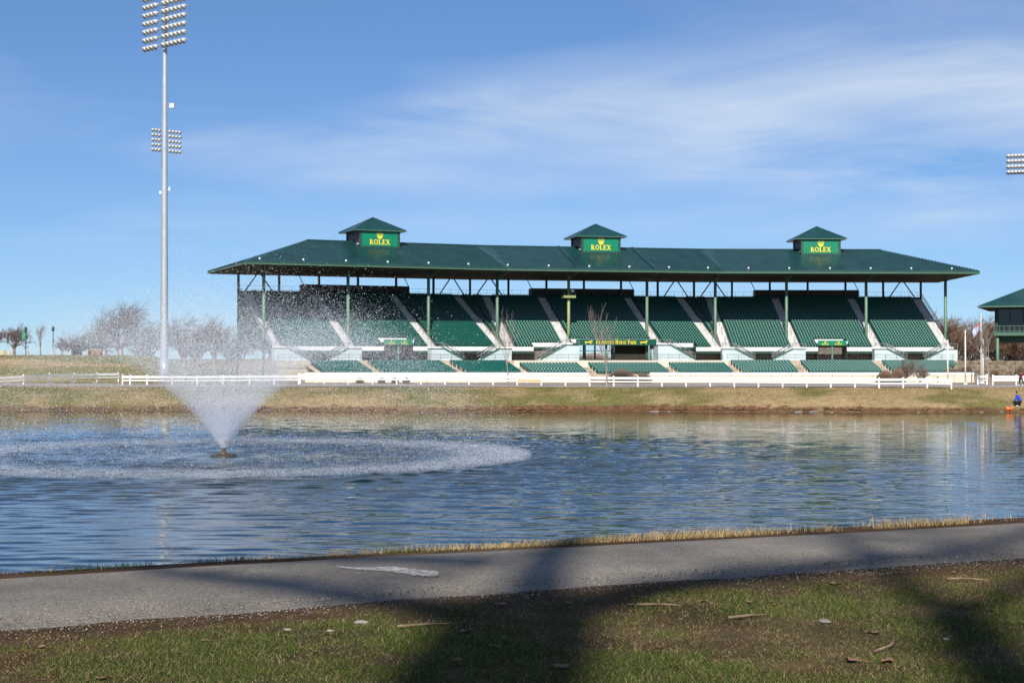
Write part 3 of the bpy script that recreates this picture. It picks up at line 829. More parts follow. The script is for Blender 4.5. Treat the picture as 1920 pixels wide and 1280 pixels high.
# cupolas ---------------------------------------------------------------
for F, c0 in ((FL, -1.5*B), (FM, 0.0), (FRt, 1.5*B)):
    W = F.W; hw, of, ob_ = 3.3, 10.5, 4.1
    mb = MB(); F.hexa(mb, c0-hw+.06, c0+hw-.06, ob_, of-.06, 16.6, 20.55)
    body = mb.build('cupola', 'louvre', GS)
    # corner posts, sills and louvre slats
    for qq in (-hw, hw):
        for oo in (ob_, of):
            mb = MB(); F.hexa(mb, c0+qq-.17, c0+qq+.17, oo-.17, oo+.17, 16.5, 20.6); mb.build('corner_post', 'trim', body)
    for z0, z1 in ((17.35, 18.0), (20.42, 20.72)):
        mb = MB(); F.hexa(mb, c0-hw+.17, c0+hw-.17, of-.1, of+.12, z0, z1); mb.build('sill', 'trim', body)
    for sg in (-1, 1):
        mb = MB(); F.hexa(mb, c0+sg*hw-.1, c0+sg*hw+.1, ob_+.17, of-.17, 18.3, 18.52); mb.build('sill', 'white', body)
        for z in np.arange(18.7, 20.4, .24):
            mb = MB(); x0 = c0+sg*(hw-.06); x1 = c0+sg*(hw+.05)
            mb.hexa([W(x0,of-.2,z+.1), W(x1,of-.2,z), W(x1,ob_+.2,z), W(x0,ob_+.2,z+.1), W(x0,of-.2,z+.13), W(x1,of-.2,z+.03), W(x1,ob_+.2,z+.03), W(x0,ob_+.2,z+.13)])
            mb.build('slat', 'louvre', body)
    e = 1.15; ef = 0.5; ap = W(c0, (of+ob_)/2, 22.95); ez = 20.62
    cr_ = [W(c0-hw-e,of+ef,ez), W(c0+hw+e,of+ef,ez), W(c0+hw+e,ob_-e,ez), W(c0-hw-e,ob_-e,ez)]
    mb = MB(); dn = lambda p, k=.18: (p[0], p[1], p[2]-k)
    for i in range(4): mb.poly([cr_[i], cr_[(i+1) % 4], ap]); mb.quad(dn(cr_[i]), dn(cr_[(i+1) % 4]), cr_[(i+1) % 4], cr_[i])
    mb.poly([dn(p) for p in reversed(cr_)])
    rf = mb.build('cupola_roof', 'roof', GS)
    mb = MB()
    for q in np.arange(-hw-e+.3, hw+e, .5):
        k = 1-abs(q)/(hw+e); oe = of+ef; om = (of+ob_)/2
        p0 = W(c0+q, oe, ez+.02); p1 = W(c0+q, oe-(oe-om)*k, ez+.02+(22.95-ez)*k)
        mb.tube(p0, p1, .05, .05, 4)
    kind(mb.build('roof_ribs', 'roof_rib', rf), 'stuff')
    mb = MB()
    for i in range(4): mb.tube(cr_[i], ap, .09, .07, 5)
    mb.build('hip_caps', 'roof_rib', rf)
    mb = MB(); F.hexa(mb, c0-hw-e, c0+hw+e, of+ef+.005, of+ef+.11, ez-.16, ez-.02); mb.build('cupola_gutter', 'gutter', rf)
    mb = MB(); F.hexa(mb, c0-hw+.2, c0+hw-.2, of-.055, of+.10, 18.03, 20.4)
    sg_ = mb.build('sign_board', 'sign', GS); sg_['label'] = 'emerald sign with yellow crown above the word ROLEX'
    po, wd = text_polys('ROLEX', .82); decal(F, po, c0-wd/2, of+.10, 18.30, sg_, 'lettering')
    decal(F, crown_polys(1.15, 1.15), c0, of+.10, 19.20, sg_, 'crown_emblem')

# centre opening and its sign --------------------------------------------
W = FM.W
mb = MB(); FM.hexa(mb, -6.85, 6.95, 19.18, 19.36, 2.08, 3.02); sb = mb.build('sign_board', 'sign_dk', GS)
sb['label'] = 'long dark green sign reading KENTUCKY HORSE PARK between two horses'
po, wd = text_polys('KENTUCKY HORSE PARK', .66, .80); k = 7.0/wd
decal(FM, [[(a*k, b_) for a, b_ in q] for q in po], -3.5, 19.36, 2.22, sb, 'lettering')
for q0 in (-5.45, 4.05):
    decal(FM, [[(a*1.4, b_*.68) for a, b_ in HORSE]], q0, 19.36, 2.20, sb, 'horse_emblem')
for F, c0 in ((FL, -1.5*B), (FRt, 1.5*B)):
    mb = MB(); F.hexa(mb, c0-VO-.05, c0+VO-.1, 19.05, 19.2, 2.02, 2.85); sb = mb.build('sign_board', 'sign', GS)
    sb['label'] = 'small emerald sign with two yellow logos over a stand entrance'
    mb = MB(); F.hexa(mb, c0+VO-.09, c0+VO+.1, 19.0, 19.15, 2.3, 2.75); mb.build('lamp_box', 'white', GS)
    for dq in (-1.25, 1.0):
        po, wd = text_polys('ROLEX', .27); decal(F, po, c0+dq-wd/2, 19.2, 2.10, sb, 'lettering')
        decal(F, crown_polys(.36, .36), c0+dq, 19.2, 2.40, sb, 'crown_emblem')
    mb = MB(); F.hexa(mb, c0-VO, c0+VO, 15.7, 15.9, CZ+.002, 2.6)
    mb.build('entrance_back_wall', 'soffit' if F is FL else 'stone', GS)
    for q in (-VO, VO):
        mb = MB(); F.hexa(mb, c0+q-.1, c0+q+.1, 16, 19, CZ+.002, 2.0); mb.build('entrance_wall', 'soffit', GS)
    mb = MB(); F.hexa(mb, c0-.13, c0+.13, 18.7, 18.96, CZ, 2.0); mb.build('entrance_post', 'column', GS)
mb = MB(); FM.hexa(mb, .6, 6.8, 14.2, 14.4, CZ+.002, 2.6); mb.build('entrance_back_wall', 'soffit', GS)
for q in (-6.75, -4.45, -2.75, .55):
    mb = MB(); FM.hexa(mb, q-.12, q+.12, 16.0, 16.3, CZ+.002, 2.25); mb.build('door_frame', 'steel_dark', GS)
for q0, q1 in ((-6.63, -4.57), (-4.33, -2.87), (-2.63, .43)):
    mb = MB(); FM.hexa(mb, q0, q1, 16.05, 16.25, 1.05, 1.17); mb.build('door_rail', 'steel_dark', GS)
    mb = MB(); FM.hexa(mb, q0, q1, 16.05, 16.25, CZ+.01, CZ+.2); mb.build('door_rail', 'steel_dark', GS)
for q in (-2.2+.8, 6.3):
    mb = MB(); mb.tube(FM.W(q,18.2,CZ), FM.W(q,18.2,2.3), .2, .2, 10); mb.build('entrance_post', 'column', GS, smooth=True)

# stair blocks at the aisle feet --------------------------------------------
foot = [(FL, -3*B+.9, 1), (FL, -2*B-.9, -1), (FL, -B-.9, 1), (FL, -bka, -1), (FM, -B/2-.95, -1), (FM, B/2+.95, 1), (FRt, bka, 1), (FRt, B+.9, -1), (FRt, 2*B+.9, 1), (FRt, 3*B-.9, -1)]
for i, (F, q, dr) in enumerate(foot):
    W = F.W; r0 = 0; top = 1.30 if F is not FM else 1.95
    L_ = 3.4 if F is not FM else 4.4
    o0, o1 = 19.16, 20.75
    if F is FM: o0 = 18.2
    prof = [(q-dr*1.05, CZ+.003), (q-dr*1.05, top), (q+dr*1.05, top), (q+dr*(1.05+L_), CZ+.003)]
    mb = MB(); fr_ = [W(a, o1, z) for a, z in prof]; bk = [W(a, o0, z) for a, z in prof]
    mb.poly(fr_ if dr > 0 else fr_[::-1]); mb.poly(bk[::-1] if dr > 0 else bk)
    for a in range(4): mb.quad(fr_[a], fr_[(a+1) % 4], bk[(a+1) % 4], bk[a])
    blk = mb.build('stair_block', 'white_wall', GS)
    mb = MB(); F.hexa(mb, q-1.1, q+1.1, o0+.01, o1+.06, top+.003, top+.16); mb.build('landing', 'trim', blk)
    a0, a1 = q+dr*1.1, q+dr*(1.05+L_); z0, z1 = top+.003, CZ+.05
    mb = MB(); mb.hexa([W(a0,o1-.1,z0-.02), W(a1,o1-.1,z1-.02), W(a1,o1+.07,z1-.02), W(a0,o1+.07,z0-.02), W(a0,o1-.1,z0+.32), W(a1,o1-.1,z1+.32), W(a1,o1+.07,z1+.32), W(a0,o1+.07,z0+.32)])
    mb.build('stringer', 'gutter', blk)
    mb = MB()
    for dz in (.55, 1.0):
        mb.tube(W(a0,o1,z0+dz), W(a1,o1,z1+dz), .045, .045, 6)
        mb.tube(W(q-dr*1.05,o1,top+dz), W(a0,o1,z0+dz), .035, .035, 6)
        mb.tube(W(a0,o0+.1,z0+dz), W(a1,o0+.1,z1+dz), .045, .045, 6)
    for k in range(6):
        f_ = k/5; mb.tube(W(a0+(a1-a0)*f_,o1,z0+(z1-z0)*f_), W(a0+(a1-a0)*f_,o1,z0+(z1-z0)*f_+1.0), .035, .035, 5)
    mb.tube(W(q-dr*1.05,o1,top), W(q-dr*1.05,o1,top+1.0), .035, .035, 5)
    kind(mb.build('stair_railing', 'rail', blk), 'stuff')

# lower deck ------------------------------------------------------------------
LO0, LTR, LZ0, LRI, LNR = 21.35, 0.86, -1.22, 0.19, 9
lower_al = {id(FL): [-2*B, -B], id(FM): [-B/2, B/2], id(FRt): [B, 2*B]}
LA = 0.8
for F in FACETS:
    r0 = 2 if F is FM else 0
    W = F.W; mb = MB()
    for r in range(0, LNR):
        o, z = LO0+r*LTR, LZ0-r*LRI; a, b_ = lim(F, o); a2, b2 = lim(F, o+LTR)
        if F is FL: a = a2 = -3*B+4.5
        mb.quad(W(a2,o+LTR,z), W(b2,o+LTR,z), W(b_,o,z), W(a,o,z))
        mb.quad(W(a2,o+LTR,z-LRI), W(b2,o+LTR,z-LRI), W(b2,o+LTR,z), W(a2,o+LTR,z))
    mb.build('lower_deck_tier', 'tan_conc', GS)
    of_ = LO0+LNR*LTR; a, b_ = lim(F, of_)
    if F is FL: a = -3*B+4.5
    mb = MB(); F.hexa(mb, a, b_, of_+.01, of_+.2, -3.4, LZ0-LNR*LRI+.30); mb.build('lower_front_wall', 'tan_conc', GS)
    a, b_ = lim(F, 21.3)
    mb = MB()
    if F is FM: a, b_ = lim(F, 23.1); F.hexa(mb, a, b_, 22.9, 23.1, -1.6, CZ-.02)
    else: F.hexa(mb, a+.02, b_-.02, 21.21, 21.34, -1.6, CZ-.06)
    mb.build('concourse_kerb', 'cream' if F is FM else 'tan_conc', GS)
    al = lower_al[id(F)]; edges = [None]+al+[None]
    for a, b_ in zip(edges[:-1], edges[1:]):
        fa = (lambda o, F=F: lo(F, o)+.75) if a is None else (lambda o, a=a: a+LA+.05)
        fb = (lambda o, F=F: hi(F, o)-.75) if b_ is None else (lambda o, b_=b_: b_-LA-.05)
        if F is FL and a is None: fa = lambda o: -3*B+5.2
        pos = []
        for r in range(r0, LNR):
            o = LO0+(r+.45)*LTR; q0, q1 = fa(o), fb(o)
            n = int((q1-q0)/.52)
            for k in range(n): pos.append((q0+(q1-q0)*(k+.5)/n, o, LZ0-r*LRI))
        seat_block(F, pos, 'seat_low')
    for q in al+([0] if F is FRt else [])+([0] if F is FL else []):
        st = MB(); rl = MB()
        for k in range(2*LNR):
            o = LO0+k*LTR/2; z = LZ0-k*LRI/2+.02
            c0 = q
            if q == 0: c0 = (o*TB+.4) if F is FRt else (-o*TB-.4)
            wl = LA if q else .4
            st.quad(W(c0-wl,o+LTR/2,z), W(c0+wl,o+LTR/2,z), W(c0+wl,o,z), W(c0-wl,o,z))
            st.quad(W(c0-wl,o+LTR/2,z-LRI/2), W(c0+wl,o+LTR/2,z-LRI/2), W(c0+wl,o+LTR/2,z), W(c0-wl,o+LTR/2,z))
            if k % 4 == 0:
                rl.tube(W(c0+.7*wl,o+.2,z), W(c0+.7*wl,o+.2,z+.85), .035, .035, 5)
        st_ = st.build('lower_aisle_steps', 'tan_conc', GS)
        kind(rl.build('handrail', 'white', st_), 'stuff')
# platform on the column with the painted sunlit tint, sharing its colour
mb = MB(); FM.hexa(mb, -B/2-1.05, -B/2+1.0, CO-.9, CO+.9, 9.9, 10.3); pf = mb.build('camera_platform', 'column_sunlit', GS)
mb = MB()
for z in (10.85, 11.3):
    pts = [FM.W(-B/2+a, CO+b_, z) for a, b_ in ((-1,-.85), (.95,-.85), (.95,.85), (-1,.85))]
    for k in range(4): mb.tube(pts[k], pts[(k+1) % 4], .03, .03, 4)
for a in (-1, -.3, .3, .95):
    for b_ in (-.85, .85): mb.tube(FM.W(-B/2+a, CO+b_, 10.3), FM.W(-B/2+a, CO+b_, 11.3), .03, .03, 4)
kind(mb.build('railing', 'steel_dark', pf), 'stuff')
mb = MB(); FM.hexa(mb, -B/2+.3, -B/2+.75, CO+.2, CO+.6, 10.9, 11.3); mb.build('lamp_box', 'white', pf)

# ------------------------------------------------------------------ fences
def gz(x, y): return float(height(x, y))
pm = MB(); pm.box(-.085,.085,-.085,.085,-.25,1.28); pm.hexa([(-.11,-.11,1.28),(.11,-.11,1.28),(.11,.11,1.28),(-.11,.11,1.28),(-.03,-.03,1.38),(.03,-.03,1.38),(.03,.03,1.38),(-.03,.03,1.38)])
tmp = pm.build('post', 'white', org=(0,0,0)); POST = tmp.data; bpy.data.objects.remove(tmp)
def fence(pts, label, group, rails=((.55,.72),(.92,1.22)), z=None, planks=()):
    """pts: list of (x,y) post positions"""
    p0 = pts[0]; zz_ = [gz(*p) for p in pts]
    root = thing('rail_fence', (p0[0], p0[1], zz_[0]), label, 'fence', group)
    for p, zp in zip(pts, zz_):
        place('post', POST, (p[0], p[1], zp), root, rz=0.0)
    for i in range(len(pts)-1):
        a, b_ = Vector((*pts[i], zz_[i])), Vector((*pts[i+1], zz_[i+1]))
        d_ = (b_-a); n_ = Vector((-d_.y, d_.x, 0)).normalized()*.03
        off_ = Vector((d_.y, -d_.x, 0)).normalized()*.12
        g_ = d_.normalized()*.012
        for k, (z0, z1) in enumerate(rails):
            m_ = 'plank' if (i, k) in planks else 'white'
            mb = MB(); A = a+g_+off_; C_ = b_-g_+off_
            mb.hexa([A-n_+Vector((0,0,z0)), C_-n_+Vector((0,0,z0)), C_+n_+Vector((0,0,z0)), A+n_+Vector((0,0,z0)),
                     A-n_+Vector((0,0,z1)), C_-n_+Vector((0,0,z1)), C_+n_+Vector((0,0,z1)), A+n_+Vector((0,0,z1))])
            o = mb.build('rail', m_, root)
            if m_ == 'plank': o['label'] = 'unpainted orange-brown replacement board'
    return root
def px_xy(px, D): return ((px-960)/3000*D, D)
fence([px_xy(a, D) for a, D in ((-58,199), (-6,203), (44,207), (93,214), (139,220), (182,225), (222,228))], 'white two-rail fence curving away at the foot of the grass berm', 'white rail fences')
fence([px_xy(a, 207) for a in (230, 244, 276, 323, 370, 418, 468, 514, 560)], 'white two-rail fence in front of the tall floodlight mast', 'white rail fences')
fp = [px_xy(a, 209-.012*(a-562)) for a in np.arange(563, 1812, 45.2)]
i0 = int(round((996-563)/45.2))
fence(fp, 'long white two-rail fence in front of the grandstand with one unpainted board', 'white rail fences', planks=((i0-1, 0),))
fence([px_xy(a, 204) for a in (1833, 1850)], 'very short piece of white fence at the gap by the flagpole', 'white rail fences')
fence([px_xy(a, 203) for a in (1861, 1905, 1950, 1995)], 'white fence section beyond the gap at the bare sapling', 'white rail fences', rails=((.55,.85),(.93,1.24)))
fence([px_xy(a, 219) for a in np.arange(560, 1000, 33)], 'second white fence close behind the long one before the left seats', 'white rail fences')

# low cream arena wall behind the fence, built of panels
wl = thing('arena_wall', (*px_xy(1180, 221), GZ), 'low cream wall with white coping behind the long white fence', 'wall')
ed = np.arange(572, 1830, 38.0)
for k in range(len(ed)-1):
    if 1095 < ed[k] < 1210: continue
    a, b_ = px_xy(ed[k]+.3, 222), px_xy(ed[k+1]-.3, 222)
    mb = MB(); mb.box(a[0], b_[0], 221.85, 222.1, GZ-.1, GZ+1.0); mb.build('panel', 'cream', wl)
    mb = MB(); mb.box(a[0], b_[0], 221.75, 222.2, GZ+1.003, GZ+1.38); mb.build('coping', 'white', wl)

# ------------------------------------------------------------------ bare trees
def bare_tree(name, label, loc, H, spread, seed, twig='twig', levels=5, r0=None, group=None, trunk_frac=.22, nb=(5,4,4,4,3), twr=.018, cat='tree', up=.55, bark='bark', build=True, lean=0.0, sx=1.0):
    rnd = random.Random(seed); r0 = r0 or H*.022
    tr = MB(); tw = []
    def grow(p, d, L, r, lv):
        segs = 3 if lv < 3 else 2
        q = p.copy(); dd = d.copy(); pts = [(q.copy(), r)]
        for k in range(segs):
            dd = (dd+Vector((rnd.uniform(-1,1), rnd.uniform(-1,1), rnd.uniform(-.4,.8)))*(.10 if lv == 0 else .16)).normalized()
            q = q+dd*L/segs; pts.append((q.copy(), r*(1-.5*(k+1)/segs)))
        if lv <= 2:
            for (a, ra), (b_, rb) in zip(pts[:-1], pts[1:]): tr.tube(a, b_, ra, rb, 7 if lv == 0 else 5, cap=False)
        else:
            for (a, ra), (b_, rb) in zip(pts[:-1], pts[1:]): tw.append((a, b_, max(ra, twr), max(rb, twr*.6), lv))
        if lv >= levels: return
        n = nb[min(lv, len(nb)-1)]
        for k in range(n):
            f_ = 1.0 if k == 0 else rnd.uniform(.35, 1.0) if lv else rnd.uniform(.75, 1.0)
            i_ = min(int(f_*segs), segs-1); g_ = f_*segs-i_
            b0 = pts[i_][0].lerp(pts[i_+1][0], g_)
            az = rnd.uniform(0, 2*math.pi); an = rnd.uniform(.35, .95)*spread
            ax = dd.orthogonal().normalized(); ax.rotate(Matrix.Rotation(az, 3, dd))
            nd = (dd*math.cos(an)+ax*math.sin(an)); nd.z += up*.35; nd.normalize()
            grow(b0, nd, L*rnd.uniform(.55, .85)*(1.25 if lv == 0 else 1), pts[i_][1]*rnd.uniform(.5, .7), lv+1)
    grow(Vector((0,0,-.2)), Vector((lean, 0, 1)).normalized(), H*trunk_frac, r0, 0)
    # normalise the height
    top = max(q_[1].z for q_ in tw); k = H/top
    root = thing(name, loc, label, cat, group)
    tr.v = [(x_*k*sx+loc[0], y_*k*sx+loc[1], z_*k+loc[2]) for x_, y_, z_ in tr.v]
    tr.build('trunk', bark, root, smooth=True, org=loc)
    A = np.array([[*a, *b_, ra, rb, lv] for a, b_, ra, rb, lv in tw]); P0 = A[:, :3]*k*np.array([sx,sx,1]); P1 = A[:, 3:6]*k*np.array([sx,sx,1])
    D_ = P1-P0; D_ /= np.linalg.norm(D_, axis=1)[:, None]+1e-9
    up_ = np.tile([0.31, .47, .83], (len(D_), 1)); S = np.cross(D_, up_); S /= np.linalg.norm(S, axis=1)[:, None]+1e-9
    T_ = np.cross(D_, S)
    ra, rb = A[:, 6:7], A[:, 7:8]
    ring = []
    for j in range(3):
        an = 2*math.pi*j/3; o_ = S*math.cos(an)+T_*math.sin(an); ring += [P0+o_*ra]
    for j in range(3):
        an = 2*math.pi*j/3; o_ = S*math.cos(an)+T_*math.sin(an); ring += [P1+o_*rb]
    V_ = np.stack(ring, 1).reshape(-1, 3)+np.array(loc)
    b_ = np.arange(len(A))[:, None]*6
    thick = A[:, 8] < levels     # the last hair-thin twigs get two sides, thicker ones three
    F_ = np.concatenate([(b_ if j == 0 else b_[thick])+np.array([[j, (j+1) % 3, 3+(j+1) % 3, 3+j]]) for j in range(3)])
    np_mesh('crown', V_, F_, twig, root, org=loc)
    return root
LG, RG = 'bare trees beyond the berm', 'bare trees behind the stone terraces'
def tz(px, D): p = px_xy(px, D); return (p[0], p[1], gz(*p))
def treepx(px, D, ytop, **kw):
    l = tz(px, D); H = EYE+(670-ytop)/3000*D-l[2]
    return bare_tree(kw.pop('name', 'bare_tree'), kw.pop('label'), l, H, kw.pop('spread', 1.0), kw.pop('seed'), **kw)
treepx(228, 310, 549, label='tallest bare tree on the berm, rounded crown left of the floodlight mast', seed=3, spread=1.05, group=LG, nb=(7,5,5,5,4), twr=.024, trunk_frac=.13, sx=1.15)
treepx(343, 330, 582, label='bare tree just right of the floodlight mast', seed=5, spread=.95, group=LG, nb=(6,5,5,4,4), twr=.024, trunk_frac=.13, sx=1.1)
treepx(402, 330, 578, label='narrow upright bare tree between the mast and the grandstand', seed=8, spread=.8, group=LG, nb=(6,5,5,4,4), twr=.024, trunk_frac=.13)
for i, (px, D, yt, lb) in enumerate(((182, 345, 602, 'bare tree standing behind the brick enclosure'), (268, 350, 592, 'bare tree between the tallest tree and the floodlight mast'),
        (372, 350, 598, 'bare tree filling the gap between the two trees right of the mast'), (432, 350, 600, 'bare tree close to the grandstand left end'), (140, 345, 630, 'low bare tree behind the small evergreen bush'))):
    treepx(px, D, yt, label=lb, seed=70+i, spread=1.05, group=LG, nb=(7,5,5,4,4), twr=.024, trunk_frac=.11, sx=1.3)
treepx(27, 300, 603, label='dense dark bare tree behind the green banner', seed=11, spread=1.1, group=LG, nb=(7,5,5,4,4), twr=.026, trunk_frac=.12)
treepx(-8, 300, 610, label='dense bare tree beside the yellow bollards, cut by the picture edge', seed=12, spread=1.1, group=LG, nb=(7,5,5,4,3), twr=.026, trunk_frac=.12)
treepx(76, 290, 602, label='thin pale bare sapling between banner and lamp post', seed=13, spread=.5, group=LG, nb=(4,4,3,3,3), twr=.016, twig='twig_grey')
treepx(117, 330, 627, label='low bushy bare tree right of the lamp post', seed=14, spread=1.1, group=LG, nb=(6,5,4,4,3), twr=.024, trunk_frac=.12)
treepx(455, 340, 612, label='bare tree partly hidden behind the grandstand end wall', seed=16, spread=.9, group=LG, nb=(5,5,4,4,3), twr=.022)
for i, (px, D, yt, lb) in enumerate(((1752, 325, 578, 'red-brown bare tree close behind the grandstand right end column'), (1772, 340, 588, 'lower red-brown bare tree filling the gap right of the grandstand'), (1794, 345, 600, 'red-brown bare tree standing behind the white poles'),
        (1836, 350, 590, 'bare tree behind the hanging flag'), (1862, 350, 584, 'bare tree behind the pavilion column'), (1918, 355, 600, 'bare tree hidden mostly by the pavilion balcony'), (1815, 372, 612, 'bare tree in the dip between the taller brown crowns'), (1890, 365, 625, 'bare tree seen under the pavilion balcony'))):
    treepx(px, D, yt, label=lb, seed=30+i, spread=1.05, group=RG, nb=(8,6,5,4,4), twr=.034, twig='twig_red', trunk_frac=.10, sx=1.5)
treepx(1137, 201.5, 566, name='sapling', label='slender bare young tree on the bank in front of the park sign', seed=44, spread=.42, nb=(5,4,3,3), levels=4, twr=.014, twig='twig_grey', bark='twig_grey', r0=.17, trunk_frac=.40, up=.9, lean=.06)
treepx(953, 214, 572, name='sapling', label='slender bare young tree behind the fence before the left-of-centre seats', seed=47, spread=.40, nb=(5,4,3,3), levels=4, twr=.013, twig='twig_grey', bark='twig_grey', r0=.15, trunk_frac=.42, up=.9)
treepx(1855, 200.5, 585, name='sapling', label='slender bare young tree beside the fence gap at the flagpole', seed=49, spread=.40, nb=(6,4,4,3), levels=4, twr=.016, twig='twig_grey', bark='twig_grey', r0=.17, trunk_frac=.40, up=1.0)
treepx(1693, 216, 664, name='bare_shrub', label='large bare shrub in front of the rightmost lower seats', seed=52, spread=1.2, nb=(9,6,5,4), levels=4, twr=.016, trunk_frac=.08, cat='shrub')
treepx(1725, 217, 673, name='bare_shrub', label='smaller bare shrub next to the large one by the rightmost seats', seed=53, spread=1.2, nb=(8,5,4,4), levels=4, twr=.016, trunk_frac=.08, cat='shrub')
treepx(1812, 238, 680, name='bare_shrub', label='bare shrub on the terraces behind the end of the long fence', seed=55, spread=1.25, nb=(9,6,5,4), levels=4, twr=.02, trunk_frac=.08, cat='shrub')
treepx(1868, 240, 684, name='bare_shrub', label='bare shrub on the terraces right of the bare sapling', seed=56, spread=1.25, nb=(9,6,5,4), levels=4, twr=.02, trunk_frac=.08, cat='shrub', twig='twig_red')
treepx(1905, 240, 682, name='bare_shrub', label='brown bare shrub on the stone terrace below the pavilion', seed=54, spread=1.25, nb=(9,6,5,4), levels=4, twr=.02, trunk_frac=.08, cat='shrub', twig='twig_red')
def mound(px, D, wpx, ytop, label, seed, n=2600, m='twig', group='clipped brown mounds behind the fence', dens=1.0):
    """a clipped, leafless mound: thousands of short twigs through a dome"""
    l = tz(px, D); rx = wpx/2/3000*D; H = EYE+(670-ytop)/3000*D-l[2]
    r_ = np.random.default_rng(seed); n = int(n*dens)
    th = r_.uniform(0, 2*np.pi, n); cz = r_.uniform(.02, 1, n)**.8; rr = np.sqrt(1-cz**2)*r_.uniform(.75, 1.02, n)
    P1 = np.stack([rr*np.cos(th)*rx, rr*np.sin(th)*rx*.8, cz*H*r_.uniform(.85, 1.0, n)], 1)
    P0 = P1*r_.uniform(.55, .85, (n, 1))+r_.normal(0, .05, (n, 3))
    S = np.cross(P1-P0, [0, 1, .2]); S /= np.linalg.norm(S, axis=1)[:, None]+1e-9; S *= .028
    V_ = np.stack([P0-S, P0+S, P1+S*.5, P1-S*.5], 1).reshape(-1, 3)+np.array(l)
    F_ = np.arange(n)[:, None]*4+np.array([[0, 1, 2, 3]])
    root = thing('clipped_shrub', l, label, 'shrub', group)
    np_mesh('foliage', V_, F_, m, root, org=l)
    mb = MB()
    for k in range(5):
        a = k*1.256+seed; mb.tube((l[0]+.05*math.cos(a), l[1]+.05*math.sin(a), l[2]-.1), (l[0]+rx*.5*math.cos(a), l[1]+rx*.4*math.sin(a), l[2]+H*.6), .05, .02, 5)
    mb.build('stem', 'bark', root); return root
mound(1165, 216, 62, 691, 'rounded brown mound showing above the fence below the park sign', 1)
mound(1205, 216, 40, 699, 'lower brown mound right beside the rounded one at the fence', 2)
mound(1660, 215, 40, 693, 'reddish brown mound left of the large bare shrub', 3, m='twig_red')
mound(1683, 214, 34, 689, 'reddish brown mound under the large bare shrub', 4, m='twig_red')
for i, a in enumerate((675, 716, 741, 762)):
    mound(a, 213.5, 17, 707, ('small dark tuft under the fence, farthest from the park sign', 'small dark tuft under the fence, second of four from its spray end', 'small dark tuft under the fence, third of four, below the small entrance sign', 'small dark tuft under the fence, last of four towards the park sign')[i], 10+i, n=500, group='small tufts along the fence')
mound(143, 275, 24, 652, 'small evergreen bush beside the stone posts on the berm', 20, m='evergreen', n=1800, group='bushes on the berm')
mound(182, 283, 40, 645, 'dark evergreen bush behind the brick box on the berm', 21, m='evergreen', n=1800, group='bushes on the berm')

mound(1112, 335, 120, 659, 'grey winter hedge far behind, seen through the glass doors under the park sign', 31, m='twig_grey', n=5000, group='bushes far behind the grandstand')

# ------------------------------------------------------------------ floodlight masts
def lamp_mesh(k=1.0):
    mb = MB()
    prof = [(.10,-.22),(.20,-.20),(.26,-.05),(.33,.18),(.36,.22)]
    mb.lathe([(r*k, z*k) for r, z in prof], 12)
    # turn the bell so that its mouth (+z) faces forward and down, towards the arena
    q = Vector((0, -.80, -.60)).to_track_quat('Z', 'Y')
    mb.v = [tuple(q @ Vector(p)) for p in mb.v]; return mb
def mast(name, base, Htop, r0, r1, arms, label, lampk, faceaz, boxes=(), sleeve=None):
    """arms: list of (z, [offsets along the arm])"""
    root = thing(name, base, label, 'floodlight mast', 'floodlight masts')
    P = MB(); n = 6
    for k in range(n):
        z0, z1 = Htop*k/n, Htop*(k+1)/n
        P.tube((base[0], base[1], base[2]+z0), (base[0], base[1], base[2]+z1), r0+(r1-r0)*k/n, r0+(r1-r0)*(k+1)/n-.012, 20, cap=(k == n-1))
    P.build('pole', 'galv', root, smooth=True, org=base)
    if sleeve:
        MB().tube(base, (base[0], base[1], base[2]+sleeve), r0*1.12, r0*1.10, 20).build('base_sleeve', 'galv', root, smooth=True)
    t_ = lamp_mesh(lampk).build('lamp', 'lamp', org=(0,0,0), smooth=True); LM = t_.data; bpy.data.objects.remove(t_)
    ca, sa = math.cos(faceaz), math.sin(faceaz)
    for z, offs in arms:
        a, b_ = min(offs), max(offs); W_ = lambda q, f_=0: (base[0]+q*ca+f_*sa, base[1]+q*sa-f_*ca, base[2]+z)
        rr = .5*(r0+r1)
        MB().tube(W_(a-.2, r1+.12), W_(b_+.2, r1+.12), .07*lampk+.02, None, 6).build('crossarm', 'galv', root)
        for q in offs:
            p = W_(q, r1+.12+.33*lampk)
            place('lamp', LM, (p[0], p[1], p[2]-.12*lampk), root, rz=faceaz)
    for (z, dx_, w_, h_) in boxes:
        mb = MB(); x0 = base[0]+dx_; mb.box(x0-w_/2, x0+w_/2, base[1]-w_/2-.1, base[1]+w_/2-.1, base[2]+z-h_/2, base[2]+z+h_/2); mb.build('control_box', 'white', root)
        MB().tube((base[0], base[1]-.1, base[2]+z-h_*.3), (x0, base[1]-.1, base[2]+z-h_*.3), .06, None, 5).build('bracket', 'galv', root)
    return root
D1 = 226.; b1 = tz(308, D1); m1 = D1/3000
zpix = lambda y, D, b: EYE+(670-y)/3000*D-b[2]
rows = [zpix(84-15.6*k, D1, b1) for k in range(9)]
mast('floodlight_mast', b1, rows[-1]+1.5, .58, .27, [(z, [-3.6,-2.75,-1.9,-1.0]+[1.0,1.95,2.9,3.85,4.8,5.7]) for z in rows],
     'tall near floodlight mast with nine rows of lamps, rising beside the fountain spray', 1.25, R(-43),
     boxes=((zpix(198, D1, b1), 1.05, .6, .62), (zpix(354, D1, b1), .72, .22, .5)), sleeve=zpix(672, D1, b1))
D2 = 430.; b2 = (*px_xy(304.5, D2), GZ)
rows = [zpix(281-9.2*k, D2, b2) for k in range(5)]
